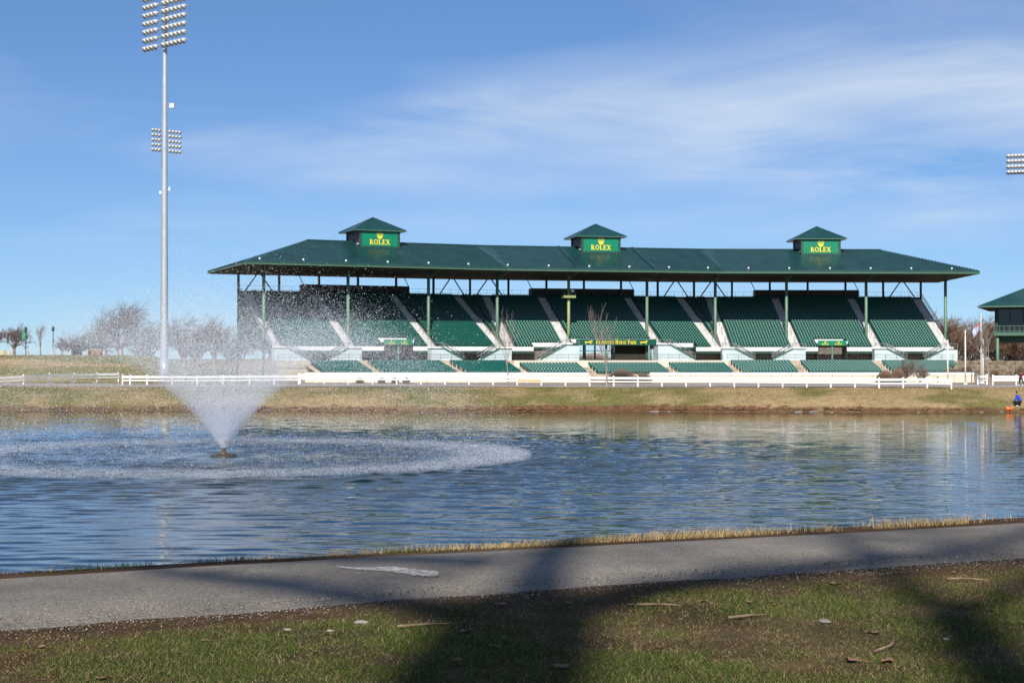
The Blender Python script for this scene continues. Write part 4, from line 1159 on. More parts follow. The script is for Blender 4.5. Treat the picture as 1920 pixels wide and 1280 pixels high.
mast('floodlight_mast', b2, rows[-1]+.9, .62, .36, [(z, [-3.6,-2.7,-1.7]+[1.5,2.5,3.5,4.5]) for z in rows],
     'farther floodlight mast with five rows of lamps, just behind the near one', 1.4, R(42), boxes=((zpix(361, D2, b2), -.5, .7, .7),))
D3 = 330.; b3 = (*px_xy(1936, D3), GZ)
rows = [zpix(320-10.2*k, D3, b3) for k in range(4)]
mast('floodlight_mast', b3, rows[-1]+.9, .55, .33, [(z, [-4.6,-3.9,-3.2,-2.5,-1.8,-1.1]+[1.0,1.7,2.4,3.1]) for z in rows],
     'floodlight mast above the pavilion, its lamps cut by the picture edge', 1.4, R(-18))

# ------------------------------------------------------------------ pavilion on the right
PD = 300.; pw = lambda px, py, D=PD: at(px, py, D)
pv = thing('pavilion', (*px_xy(1836, 298), GZ), 'green roofed pavilion with dark glass and a balcony, cut off by the picture edge', 'building')
c0 = pw(1836, 574); zE = c0.z; x0 = c0.x; x1 = x0+34; y0, y1 = 298., 322.
mb = MB(); rz_ = zE+5.4; r0_, r1_ = (x0+12, 310., rz_), (x1-12, 310., rz_)
cs_ = [(x0,y0,zE), (x1,y0,zE), (x1,y1,zE), (x0,y1,zE)]
mb.poly([cs_[0], cs_[1], r1_, r0_]); mb.poly([cs_[1], cs_[2], r1_]); mb.poly([cs_[2], cs_[3], r0_, r1_]); mb.poly([cs_[3], cs_[0], r0_])
rf = mb.build('roof', 'roof', pv)
mb = MB()
for q in np.arange(x0+.4, x1, .5):
    k = min(1, (q-x0)/12, (x1-q)/12); mb.tube((q, y0, zE+.02), (q, y0+12*k, zE+.02+5.4*k), .05, .05, 4)
kind(mb.build('roof_ribs', 'roof_rib', rf), 'stuff')
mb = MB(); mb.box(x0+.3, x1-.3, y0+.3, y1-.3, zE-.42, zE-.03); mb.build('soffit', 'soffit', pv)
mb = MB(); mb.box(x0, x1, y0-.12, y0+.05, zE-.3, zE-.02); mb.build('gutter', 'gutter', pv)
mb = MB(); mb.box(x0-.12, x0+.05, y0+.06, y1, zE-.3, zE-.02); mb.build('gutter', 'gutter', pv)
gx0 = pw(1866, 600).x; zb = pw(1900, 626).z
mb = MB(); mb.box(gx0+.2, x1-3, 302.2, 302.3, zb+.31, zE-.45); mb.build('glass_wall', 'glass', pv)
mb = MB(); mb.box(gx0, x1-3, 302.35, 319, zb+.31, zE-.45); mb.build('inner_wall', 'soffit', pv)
for q in np.arange(gx0, x1-3, 2.4):
    mb = MB(); mb.box(q-.07, q+.07, 302.05, 302.19, zb+.3, zE-.46); mb.build('mullion', 'steel_dark', pv)
mb = MB(); mb.box(gx0-.3, x1-2.7, 299.4, 319.3, zb-.35, zb+.3); mb.build('balcony_floor', 'gutter', pv)
mb = MB(); mb.box(gx0-.3, gx0+.3, 301.6, 302.15, zb+.3, zE-.45); mb.build('corner_post', 'steel_dark', pv)
for q in np.arange(gx0-.2, x1-2.7, .9):
    mb = MB(); mb.box(q-.04, q+.04, 299.45, 299.53, zb+.3, zb+1.45); mb.build('baluster', 'gutter', pv)
for z in (zb+.5, zb+1.42):
    mb = MB(); mb.box(gx0-.3, x1-2.7, 299.40, 299.445, z, z+.09); mb.build('handrail', 'gutter', pv)
mb = MB(); mb.box(gx0+.4, x1-4, 301.2, 318, zb-1.5, zb-.36); mb.build('floor_beam', 'trim', pv)
pv.rotation_euler = (0, 0, R(-21)); pv.location.x -= .8
for q in (gx0+.3, gx0+9, gx0+18):
    MB().tube((q, 300.2, GZ), (q, 300.2, zb-.35), .3, .28, 10).build('column', 'column', pv, smooth=True)

# stone terraces below it: three walls of split blocks
rb = random.Random(5)
for k, (D, ytop, xa, xb) in enumerate(((268, 676, 1789, 2010), (258, 684, 1793, 2010), (248, 692, 1800, 2010))):
    zt = EYE+(670-ytop)/3000*D; a, b_ = px_xy(xa, D)[0], px_xy(xb, D)[0]
    wl = thing('terrace_wall', (a, D, GZ), ('highest', 'middle', 'lowest')[k]+' of the three stone block terraces below the pavilion', 'wall', 'stone terraces')
    mb = MB(); mb.box(a+.1, b_, D+.12, D+9.5, GZ-.2, zt-.03); mb.build('earth_fill', 'tan_conc', wl)
    mb = MB(); z = zt; ci = 0
    while z > max(GZ, zt-1.6):
        q = a-rb.uniform(0, .6)
        while q < b_:
            wd = rb.uniform(.5, 1.1); d_ = rb.uniform(-.06, .05)
            mb.box(q+.02, q+wd-.02, D+d_, D+.4, z-.29, z-rb.uniform(0, .02)); q += wd
        z -= .31
    kind(mb.build('stone_blocks', mat('terrace_stone_%d' % k, (0.30, 0.24, 0.17), .9, c2=(0.09, 0.07, 0.05), scale=1.1), wl), 'stuff')

# poles and flag
def pole(px, D, ytop, r, label, name='white_pole', cat='pole'):
    l = tz(px, D); root = thing(name, l, label, cat)
    zt = EYE+(670-ytop)/3000*D
    MB().tube(l, (l[0], l[1], zt), r, r*.7, 10).build('shaft', 'white', root, smooth=True)
    MB().lathe([(.03,0),(.09,.05),(.11,.12),(.07,.2),(.01,.23)], 10, (l[0], l[1], zt)).build('finial', 'white', root, smooth=True)
    MB().lathe([(.3,-.05),(.3,.06),(.16,.1),(.14,.22)], 12, l).build('base_plate', 'white', root)
    return root, l, zt
pole(1777, 215, 640, .11, 'short white pole at the grandstand right end')
pole(1810, 206, 622, .11, 'white pole at the end of the long fence')
pole(1843, 212, 638, .10, 'white pole just right of the flagpole')
root, l, zt = pole(1839.5, 216, 591, .085, 'white flagpole with a hanging red and pale blue flag', 'flagpole', 'flagpole')
fl = MB(); n = 8
def flagpt(u_, v_):     # limp flag hanging down to the left
    return (l[0]-.1-u_*1.0-.10*math.sin(v_*5)*u_, l[1]-.12*math.sin(u_*7+v_*3), zt-.75-v_*1.1-u_*1.15)
fr_ = MB()
for i in range(n):
    for j in range(n):
        tgt = fr_ if j < 3 and i < 5 else fl
        tgt.quad(flagpt(i/n,j/n), flagpt((i+1)/n,j/n), flagpt((i+1)/n,(j+1)/n), flagpt(i/n,(j+1)/n))
fl.build('flag_field', 'flag_b', root, smooth=True); fr_.build('flag_stripe', 'flag_r', root, smooth=True)

# ------------------------------------------------------------------ on top of the berm, left
for i, px in enumerate((9, 52, 101, 132, 163, 195, 226)):
    l = tz(px, 262); o = MB().lathe([(.24,-.1),(.22,.5),(.17,.8),(.05,.86)], 8, l).build('stone_post', 'post_stone')
    tag(o, ('stubby stone post between the two yellow bollards', 'stubby stone post right under the banner lamp post', 'stubby stone post beside the plain lamp post', 'stubby stone post left of the small evergreen bush', 'stubby stone post just left of the brick enclosure', 'stubby stone post just right of the brick enclosure', 'stubby stone post under the tallest bare tree')[i], 'post', 'stone posts on the berm')
for i, px in enumerate((4.5, 18.5)):
    l = tz(px, 260); root = thing('bollard', l, ('yellow bollard at the far end of the berm, left of a stone post', 'yellow bollard on the berm standing between a stone post and the banner')[i], 'bollard', 'yellow bollards')
    MB().tube(l, (l[0], l[1], l[2]+.62), .16, .16, 10).build('post', 'yellow_p', root)
    MB().lathe([(.16,0),(.13,.08),(.03,.12)], 10, (l[0], l[1], l[2]+.622)).build('cap', 'yellow_p', root)
l = tz(181, 268); root = thing('brick_box', l, 'small brown brick enclosure on top of the berm', 'enclosure')
mb = MB()
for z in range(5):
    for k in range(5): mb.box(l[0]-.85+k*.34+.01, l[0]-.52+k*.34-.01, l[1]-.3, l[1]+.3, l[2]-.05+z*.2, l[2]+.135+z*.2)
kind(mb.build('brickwork', 'brick', root), 'stuff')
mb = MB(); mb.box(l[0]-.95, l[0]+.95, l[1]-.4, l[1]+.4, l[2]+.96, l[2]+1.06); mb.build('lid', 'post_stone', root)
for px, ytop, lb, ban in ((48.5, 612, 'dark green lamp post carrying a green banner', True), (99.5, 610, 'dark green lamp post with pointed lantern standing clear of trees', False)):
    D = 285.; l = tz(px, D); zt = EYE+(670-ytop)/3000*D; root = thing('lamp_post', l, lb, 'lamp post', 'lamp posts on the berm')
    MB().tube(l, (l[0], l[1], zt-1.0), .10, .07, 8).build('shaft', 'lamp_dk', root)
    MB().lathe([(.16,0),(.28,.15),(.24,.5),(.34,.52),(.10,.85),(.03,1.05)], 8, (l[0], l[1], zt-1.05)).build('lantern', 'lamp_dk', root)
    if ban:
        mb = MB(); mb.box(l[0]-.72, l[0]-.12, l[1]-.02, l[1]+.02, zt-2.35, zt-.75); mb.build('banner', 'banner', root)
        for z in (zt-.72, zt-2.37): MB().tube((l[0], l[1], z), (l[0]-.75, l[1], z), .025, None, 5).build('banner_arm', 'lamp_dk', root)

# ------------------------------------------------------------------ shoreline details
r_ = np.random.default_rng(3)
rk = MB(); 
def rock_mesh(seed, s=1.0):
    rr = random.Random(seed); bm_ = MB(); n = 7
    prof = []
    for j in range(5):
        ph = math.pi*j/4
        for k in range(n):
            an = 2*math.pi*k/n; r = math.sin(ph)*s*rr.uniform(.75, 1.1)+1e-4
            bm_.v.append((r*math.cos(an), r*.7*math.sin(an), -math.cos(ph)*s*.42*rr.uniform(.8, 1.1)+s*.25))
    for j in range(4):
        for k in range(n): bm_.f.append((j*n+k, j*n+(k+1) % n, (j+1)*n+(k+1) % n, (j+1)*n+k))
    return bm_
RM = []
for k in range(5):
    t_ = rock_mesh(k).build('rock', 'rock', org=(0,0,0)); RM.append(t_.data); bpy.data.objects.remove(t_)
k = 0
shore_rocks = ((1180, .8, 'below the park sign'), (1236, .9, 'below the cream wall gap'), (1262, .6, 'beside a larger one'), (1500, .9, 'below the right entrance'), (1528, 1.2, 'next to the widest slab'), (1560, .7, 'at the grass edge'), (1716, .6, 'below the large bare shrub'), (1835, .9, 'below the flagpole'), (1872, .7, 'between the flagpole and the orange float'))
for px, sz, wh in shore_rocks:
    D = 187.; X = (px-960)/3000*D; Y = float(shore(X))+.15
    o = place('shore_rock', RM[k % 5], (X, Y, -.05), None, rz=k*.2, scale=(sz*1.3, sz*.5, sz*.28)); k += 1
    tag(o, 'pale flat stone at the waterline '+wh, 'rock', 'pale stones along the far waterline')
# eroded clay edge of the far bank: clods
n = 2600; cx = r_.uniform(-66, 66, n); dens = .07+.80*sstep(-6, 4, cx)*(1-sstep(24, 40, cx)); keep = r_.uniform(0, 1, n) < dens; cx = cx[keep]; n = len(cx)
cy = shore(cx)+np.abs(r_.normal(0, .35, n)); cz_ = height(cx, cy)
sz = r_.uniform(.10, .34, n)
base = np.array([(1,0,0),(0,1,0),(-1,0,0),(0,-1,0),(0,0,.7),(0,0,-.7)]); fc = np.array([(0,1,4),(1,2,4),(2,3,4),(3,0,4),(1,0,5),(2,1,5),(3,2,5),(0,3,5)])
V_ = (base[None]*sz[:, None, None]*r_.uniform(.6, 1.5, (n, 6, 1))*np.array([1.5, .7, .8])+np.stack([cx, cy, cz_+.02], 1)[:, None]).reshape(-1, 3)
o = np_mesh('clay_clods', V_, (np.arange(n)[:, None, None]*6+fc).reshape(-1, 3), 'dirt'); kind(o, 'stuff'); tag(o, 'crumbled red-brown clay along the far waterline', 'soil')
# rough winter grass on the far bank
n = 76000; bx_ = r_.uniform(-70, 70, n); bd = r_.uniform(.3, 11.5, n); by_ = shore(bx_)+bd; bz = height(bx_, by_)
hh = r_.uniform(.05, .16, n)*(.6+.9*fbm(bx_, by_, 2.0, 99)); an = r_.uniform(0, np.pi, n); wd = r_.uniform(.02, .06, n)
dxy = np.stack([np.cos(an)*wd, np.sin(an)*wd, 0*an], 1); P_ = np.stack([bx_, by_, bz-.02], 1)
tip = P_+np.stack([r_.normal(0, .06, n), r_.normal(0, .06, n), hh], 1)
V_ = np.stack([P_-dxy, P_+dxy, tip], 1).reshape(-1, 3)
gk = sstep(.45, .65, fbm(bx_, by_*1.6, 9.0, 61))
cc = lerp(np.tile(np.array([.30, .225, .115]), (n, 1)), [.150, .140, .050], gk)*r_.uniform(.65, 1.3, (n, 1))
o = np_mesh('bank_grass', V_, np.arange(3*n).reshape(-1, 3), 'attr', colr=np.repeat(cc, 3, 0)); kind(o, 'stuff'); tag(o, 'short tan and olive winter grass covering the far bank', 'grass')

# ------------------------------------------------------------------ fountain
ft = thing('fountain', (FX, FY, 0), 'floating fountain throwing a wide cone of spray from the pond', 'fountain')
MB().lathe([(.75,-.2),(.85,-.05),(.85,.05),(.7,.11),(.3,.13)], 24, (FX, FY, 0)).build('float', 'float', ft, smooth=True)
MB().lathe([(.28,.13),(.26,.22),(.15,.24),(.13,.42),(.17,.44),(.17,.5)], 14, (FX, FY, 0)).build('nozzle', 'brass', ft)
for k in range(4):
    a = k*math.pi/2+.5; MB().tube((FX+.25*math.cos(a), FY+.25*math.sin(a), .17), (FX+.75*math.cos(a), FY+.75*math.sin(a), .10), .05, .04, 6).build('strut', 'brass', ft)
def drop_mat(name, c, rough):
    m = bpy.data.materials.new(name); m.use_nodes = True
    t_ = m.node_tree; o_ = t_.nodes['Material Output']          # drops scatter light forwards and back
    d_ = N(t_, 'ShaderNodeBsdfDiffuse'); d_.inputs[0].default_value = (*c, 1)
    e_ = N(t_, 'ShaderNodeBsdfTranslucent'); e_.inputs[0].default_value = (*c, 1)
    x_ = N(t_, 'ShaderNodeMixShader'); x_.inputs[0].default_value = rough
    t_.links.new(d_.outputs[0], x_.inputs[1]); t_.links.new(e_.outputs[0], x_.inputs[2]); t_.links.new(x_.outputs[0], o_.inputs['Surface'])
    return m
M['drop'] = drop_mat('water_drops', (.86, .90, .97), .45)
M['foam'] = mat('foam_white', (.74, .79, .84), .5)
r_ = np.random.default_rng(11)
def spray(n, v0, vs, th0, th1, thp, tmax):
    th = R(1)*(th0+(th1-th0)*r_.uniform(0, 1, n)**thp)          # angle from the vertical
    az = r_.uniform(0, 2*np.pi, n); v = v0*(1+vs*r_.normal(0, 1, n))
    vz = v*np.cos(th); vr = v*np.sin(th); g_ = 9.81
    T = np.minimum(tmax, (vz+np.sqrt(vz**2+2*g_*.6))/g_)
    t_ = T*r_.uniform(0, 1, n)
    dr = 1-.02*t_
    rr = .12+vr*t_*dr; z = .6+vz*t_-.5*g_*t_**2
    sp = .05+.11*t_                                             # break-up and drift
    X = FX+rr*np.cos(az)+r_.normal(0, 1, n)*sp+.22*t_**2*.3; Y = FY+rr*np.sin(az)+r_.normal(0, 1, n)*sp
    Z = z+r_.normal(0, 1, n)*sp*.7
    k_ = Z > .02
    return np.stack([X, Y, Z], 1)[k_]
tet = np.array([(1,0,-.71),(-1,0,-.71),(0,1,.71),(0,-1,.71)])*.75; tf = np.array([(0,2,3),(1,3,2),(0,1,2),(1,0,3)])
triv = np.array([(1,0,-.5),(-.8,.3,-.5),(0,-.3,1.)]); trif = np.array([(0,1,2)])
octv = np.array([(1,0,0),(0,1,0),(-1,0,0),(0,-1,0),(0,0,1),(0,0,-1)]); octf = fc
def drops(name, P_, rad, m, shape='tet', parent=ft):
    n = len(P_); b_, f_ = {'tet': (tet, tf), 'oct': (octv, octf), 'tri': (triv, trif)}[shape]
    sg = r_.choice([-1., 1.], (n, 1, 1)); a = r_.uniform(0, 6.28, n); ca, sa = np.cos(a), np.sin(a)
    bb = np.stack([b_[None, :, 0]*ca[:, None]-b_[None, :, 1]*sa[:, None], b_[None, :, 0]*sa[:, None]+b_[None, :, 1]*ca[:, None], np.tile(b_[:, 2], (n, 1))], 2)
    V_ = (bb*rad[:, None, None]+P_[:, None]).reshape(-1, 3)
    o = np_mesh(name, V_, (np.arange(n)[:, None, None]*len(b_)+f_).reshape(-1, 3), m, parent, org=(FX, FY, 0)); kind(o, 'stuff'); return o
P_ = np.concatenate([spray(300000, 14.0, .035, 22, 38, .6, 9), spray(190000, 14.0, .06, 3, 36, .7, 9)])
drops('fine_spray', P_, r_.uniform(.008, .018, len(P_)), 'drop', 'tri')
P_ = np.concatenate([spray(52000, 14.0, .03, 18, 38, .6, .62), spray(24000, 13.0, .05, 3, 34, .7, .34)])      # the solid lower cone
drops('cone_spray', P_, r_.uniform(.009, .019, len(P_)), 'drop', 'tri')
P_ = spray(5200, 14.4, .06, 4, 38, .6, 9)
drops('large_drops', P_, r_.uniform(.016, .040, len(P_)), 'drop', 'oct')
# where it lands: a ring of splashes
n = 195000; a = r_.uniform(0, 2*np.pi, n); rr = FR-np.where(r_.uniform(0, 1, n) < .62, np.abs(r_.normal(0, 2.9, n))-.25+.5*(fbm(a*9, a*0, 1.0, 3)-.5), (FR-2.3)*r_.uniform(0, 1, n)**1.2)
hz = np.abs(r_.normal(0, .20, n))*np.exp(-((rr-FR)/5.5)**2)+.02
P_ = np.stack([FX+rr*np.cos(a), FY+rr*np.sin(a), hz], 1)
drops('splash_ring', P_, r_.uniform(.006, .016, n)*np.where(rr < FR-5, .75, 1.0), 'drop', 'tri')

# ------------------------------------------------------------------ people and float on the far bank
def figure(name, label, loc, joints, bones, rz, matfn, hair_at, k=1.0):
    """one continuous skinned body from a joint tree"""
    names = list(joints); idx = {n_: i for i, n_ in enumerate(names)}
    me = bpy.data.meshes.new('body_cage'); me.from_pydata([joints[n_][0] for n_ in names], [(idx[a], idx[b_]) for a, b_ in bones], [])
    o = bpy.data.objects.new('body_cage', me); col.objects.link(o)
    md = o.modifiers.new('skin', 'SKIN'); o.modifiers.new('sub', 'SUBSURF').levels = 2
    for i, n_ in enumerate(names):
        sv = me.skin_vertices[0].data[i]; r = joints[n_][1]; sv.radius = r if isinstance(r, tuple) else (r, r); sv.use_root = (n_ == 'pelvis')
    dg = bpy.context.evaluated_depsgraph_get(); dg.update()
    bme = bpy.data.meshes.new_from_object(o.evaluated_get(dg)); bpy.data.objects.remove(o)
    bme.materials.clear(); ms = ['skin', 'blue_cloth', 'black_cloth', 'white', 'red_cloth']
    for q in ms: bme.materials.append(M[q])
    J = {n_: Vector(joints[n_][0]) for n_ in names}
    for p in bme.polygons:
        p.use_smooth = True; c_ = p.center
        best = min(bones, key=lambda b_: (c_-(J[b_[0]]+(J[b_[1]]-J[b_[0]])*max(0, min(1, (c_-J[b_[0]]).dot(J[b_[1]]-J[b_[0]])/(J[b_[1]]-J[b_[0]]).length_squared)))).length)
        p.material_index = ms.index(matfn(best))
    root = thing(name, loc, label, 'person')
    b_ = bpy.data.objects.new('body', bme); col.objects.link(b_); b_.parent = root; b_.rotation_euler = (0, 0, rz); b_.scale = (k*1.2, k*1.2, k); ORG[b_.name] = tuple(loc)
    h = MB(); hc = J['head']; n = 10
    h.lathe([(.02,.15),(.07,.14),(.105,.09),(.118,.02),(.11,-.06),(.07,-.10)][::-1], n, (hc.x+hair_at[0], hc.y+hair_at[1], hc.z+.02))
    ho = h.build('hair', 'hair', None, smooth=True, org=(0,0,0)); ho.parent = root; ho.rotation_euler = (0,0,rz); ho.scale = (k, k, k)
    return root
# crouching at the water, facing left (-x), leaning forward
J = {'pelvis': ((0,0,.42), (.17,.19)), 'waist': ((-.06,0,.62), (.16,.19)), 'chest': ((-.20,0,.92), (.17,.22)), 'neck': ((-.30,0,1.12), .07), 'head': ((-.38,0,1.27), (.10,.09)), 'crown': ((-.39,0,1.38), .07)}
for s_, y_ in (('l', .17), ('r', -.17)):
    J.update({'sh'+s_: ((-.22,y_*1.25,1.02), .09), 'el'+s_: ((-.30,y_*1.7,.74), .062), 'wr'+s_: ((-.52,y_*1.2,.56), .042), 'hand'+s_: ((-.60,y_*1.1,.52), .04),
              'hip'+s_: ((0,y_*.7,.40), .12), 'kn'+s_: ((-.42,y_*1.3,.50), .085), 'an'+s_: ((-.16,y_*1.2,.10), .055), 'toe'+s_: ((-.36,y_*1.25,.05), .045)})
BN = [('pelvis','waist'), ('waist','chest'), ('chest','neck'), ('neck','head'), ('head','crown')]
for s_ in 'lr': BN += [('chest','sh'+s_), ('sh'+s_,'el'+s_), ('el'+s_,'wr'+s_), ('wr'+s_,'hand'+s_), ('pelvis','hip'+s_), ('hip'+s_,'kn'+s_), ('kn'+s_,'an'+s_), ('an'+s_,'toe'+s_)]
def mf(top):
    def f_(b_):
        n_ = b_[1]
        if n_ in ('head', 'crown') or n_.startswith('hand'): return 'skin'
        if n_.startswith('toe'): return 'white'
        if n_[:2] in ('hi', 'kn', 'an'): return 'black_cloth'
        return top
    return f_
D = 186.5; X = (1917-960)/3000*D; Y = float(shore(X))+.9
figure('person', 'person in a blue jacket and dark trousers crouching at the water edge', (X, Y, gz(X, Y)-.02), J, BN, R(-12), mf('blue_cloth'), (.015, 0), 1.28)
J2 = {'pelvis': ((0,0,.95), (.15,.17)), 'waist': ((0,0,1.12), (.13,.16)), 'chest': ((0,0,1.36), (.14,.20)), 'neck': ((0,0,1.52), .06), 'head': ((0,0,1.66), (.095,.085)), 'crown': ((0,0,1.76), .065)}
for s_, y_ in (('l', .16), ('r', -.16)):
    q = .14 if s_ == 'l' else -.14
    J2.update({'sh'+s_: ((0,y_*1.25,1.44), .08), 'el'+s_: ((.05,y_*1.6,1.16), .055), 'wr'+s_: ((-.05,y_*1.6,.92), .04), 'hand'+s_: ((-.06,y_*1.6,.84), .04),
               'hip'+s_: ((0,y_*.65,.90), .105), 'kn'+s_: ((-q,y_*.7,.50), .075), 'an'+s_: ((-q*1.2+.05,y_*.7,.09), .05), 'toe'+s_: ((-q*1.2-.14,y_*.75,.045), .042)})
D = 200; X = (1924-960)/3000*D; figure('person', 'person in a maroon top walking on the far road', (X, D+2, gz(X, D+2)+.06), J2, BN, 0, mf('red_cloth'), (.015, 0))
D = 186.; X = (1895-960)/3000*D; Y = float(shore(X))+.25
fo = thing('water_float', (X, Y, .15), 'orange rounded float lying at the water edge beside the crouching person', 'float')
mb = MB().lathe([(.02,-.42),(.16,-.40),(.25,-.28),(.27,0),(.25,.28),(.16,.40),(.02,.42)], 14)
mb.v = [(X+z_, Y+y_, .40+x_) for x_, y_, z_ in mb.v]; mb.build('shell', 'orange', fo, smooth=True)
mb = MB().lathe([(.272,-.05),(.285,-.03),(.285,.03),(.272,.05)], 14); mb.v = [(X+z_, Y+y_, .40+x_) for x_, y_, z_ in mb.v]; mb.build('band', 'black_cloth', fo)

# ------------------------------------------------------------------ foreground plants and litter
r_ = np.random.default_rng(23)
def blades(name, x_, y_, h_, w_, cc, lean=.5, z=None, one=False):
    n = len(x_); z = height(x_, y_) if z is None else z
    an = r_.uniform(0, np.pi, n); dv = np.stack([np.cos(an)*w_, np.sin(an)*w_, 0*an], 1)
    P_ = np.stack([x_, y_, z-.004], 1); ln = r_.normal(0, lean, (n, 2))*h_[:, None]
    mid = P_+np.stack([ln[:, 0]*.35, ln[:, 1]*.35, h_*.6], 1); tip = P_+np.stack([ln[:, 0], ln[:, 1], h_], 1)
    if one:
        V_ = np.stack([P_-dv, P_+dv, tip], 1).reshape(-1, 3)
        return kind(np_mesh(name, V_, np.arange(3*n).reshape(-1, 3), 'attr', colr=np.repeat(cc, 3, 0)), 'stuff')
    V_ = np.stack([P_-dv, P_+dv, mid+dv*.75, mid-dv*.75, tip], 1).reshape(-1, 3)
    b_ = np.arange(n)[:, None]*5; F_ = np.concatenate([b_+np.array([[0,1,2]]), b_+np.array([[0,2,3]]), b_+np.array([[3,2,4]])])
    return kind(np_mesh(name, V_, F_, 'attr', colr=np.repeat(cc, 5, 0)), 'stuff')
def lawn_pts(n):
    y_ = r_.uniform(7.4, 15.5, n); x_ = r_.uniform(-6.8, 6.8, n)
    t_ = path_t(x_, y_); s_ = path_s(x_, y_); e = edge_near(s_)
    k_ = t_ < e+.06*r_.normal(0, 1, n); return x_[k_], y_[k_], (e-t_)[k_]
x_, y_, dd = lawn_pts(860000)
gm = (.30+.70*sstep(.38, .60, .5*fbm(x_, y_, 1.0, 141)+.5*fbm(x_, y_, .32, 151)))*sstep(.0, .65, dd+.5*(fbm(x_, y_, .6, 5)-.5)); k_ = r_.uniform(0, 1, len(x_)) < .16+.84*gm
x_, y_, gm = x_[k_], y_[k_], gm[k_]; n = len(x_)
cc = lerp(np.tile(np.array([.040, .080, .010]), (n, 1)), [.105, .125, .028], r_.uniform(0, 1, n))*r_.uniform(.6, 1.25, (n, 1))
dry = r_.uniform(0, 1, n) < .14+.42*(1-gm); cc[dry] = np.array([.27, .20, .10])*r_.uniform(.4, 1.3, (dry.sum(), 1))
tag(blades('lawn_grass', x_, y_, r_.uniform(.010, .034, n)*(.55+.6*gm), r_.uniform(.0014, .0032, n), cc, .8, one=True), 'patchy green lawn grass in front of the path', 'grass')
x_, y_, dd = lawn_pts(180000); n = len(x_)       # dry thatch lying flat on the soil
cc = np.array([.29, .20, .11])*r_.uniform(.2, 1.35, (n, 1))*np.array([1, 1, 1]); 
tag(blades('dry_thatch', x_, y_, r_.uniform(.005, .016, n), r_.uniform(.0012, .003, n), cc, 2.0, one=True), 'dry straw and thatch lying over the bare soil', 'straw')
# tufts along the far edge of the path
n = 26000; s_ = r_.uniform(-7, 22, n); den = sstep(.30, .55, fbm(s_, s_*0, 1.4, 7))*sstep(1.5, 6.5, s_+1.2*(fbm(s_, s_*0, .7, 8)-.5))+.05
k_ = r_.uniform(0, 1, n) < den; s_ = s_[k_]; n = len(s_); tt = edge_far(s_)+.03+np.abs(r_.normal(0, .14, n))
P2 = PE[None]+s_[:, None]*PU+tt[:, None]*PN
cc = np.array([.40, .29, .145])*r_.uniform(.55, 1.25, (n, 1)); gr = r_.uniform(0, 1, n) < .10; cc[gr] = np.array([.09, .12, .025])*r_.uniform(.7, 1.2, (gr.sum(), 1))
hh = r_.uniform(.05, .17, n)*(.45+.8*fbm(s_, s_*0, .9, 17))*(.40+.32*sstep(2, 9, s_))
tag(blades('verge_grass', P2[:, 0], P2[:, 1], hh, r_.uniform(.0016, .0035, n), cc, .45), 'tan dry grass tufts along the water side of the path', 'grass')
n = 2600; s_ = r_.uniform(-3, 4, n); s_ = s_[r_.uniform(0, 1, n) < sstep(.5, .7, fbm(s_, s_*0, .5, 27))]; n = len(s_); tt = edge_far(s_)+.02+np.abs(r_.normal(0, .06, n)); P2 = PE[None]+s_[:, None]*PU+tt[:, None]*PN
cc = np.array([.045, .075, .015])*r_.uniform(.6, 1.3, (n, 1))
tag(blades('green_tufts', P2[:, 0], P2[:, 1], r_.uniform(.02, .07, n), r_.uniform(.0015, .003, n), cc, .6), 'short green tufts at the bare end of the path edge', 'grass')
# crumbled gravel along the near edge
n = 11000; s_ = r_.uniform(-6, 18, n); off_ = r_.normal(.10, .17, n); tt = edge_near(s_)+off_; P2 = PE[None]+s_[:, None]*PU+tt[:, None]*PN
sz = r_.uniform(.002, .007, n)*np.where(r_.uniform(0, 1, n) < .04, 1.7, 1); zz_ = np.where(off_ > .12, LZ+.043, LZ+.012)
V_ = (octv[None]*sz[:, None, None]*r_.uniform(.6, 1.3, (n, 6, 1))+np.stack([P2[:, 0], P2[:, 1], zz_], 1)[:, None]).reshape(-1, 3)
cc = np.array([.27, .245, .205])*r_.uniform(.3, 1.35, (n, 1))
o = np_mesh('gravel', V_, (np.arange(n)[:, None, None]*6+octf).reshape(-1, 3), 'attr', colr=np.repeat(cc, 6, 0)); kind(o, 'stuff'); tag(o, 'loose gravel crumbling from the near edge of the path', 'gravel')
# white chalky smear on the asphalt
pts = []
for k in range(40):
    f_ = k/39; px = 632+190*f_; py = 1066+13*f_+1.5*math.sin(f_*9); hw = (1.2+7.0*f_**1.3*(1-.6*max(0, f_-.8)/.2))*(.75+.5*random.Random(k).random())
    pts.append((px, py, hw))
def gp(px, py): D = 1.70*3000/(py-670); return ((px-960)/3000*D, D, LZ+.074)
mb = MB()
for a, b_ in zip(pts[:-1], pts[1:]): mb.quad(gp(a[0], a[1]+a[2]), gp(b_[0], b_[1]+b_[2]), gp(b_[0], b_[1]-b_[2]), gp(a[0], a[1]-a[2]))
pm_ = M['paint_mark'].node_tree; gn = N(pm_, 'ShaderNodeNewGeometry'); no_ = N(pm_, 'ShaderNodeTexNoise'); no_.inputs['Scale'].default_value = 24; no_.inputs['Detail'].default_value = 6; no_.inputs['Roughness'].default_value = .7
pm_.links.new(gn.outputs['Position'], no_.inputs['Vector']); mr_ = N(pm_, 'ShaderNodeMapRange'); mr_.inputs[1].default_value = .36; mr_.inputs[2].default_value = .54; mr_.inputs[4].default_value = .6
pm_.links.new(no_.outputs[0], mr_.inputs[0]); pm_.links.new(mr_.outputs[0], pm_.nodes['Principled BSDF'].inputs['Alpha'])
tag(mb.build('chalk_mark', 'paint_mark'), 'thin white chalky smear on the asphalt path', 'stain')
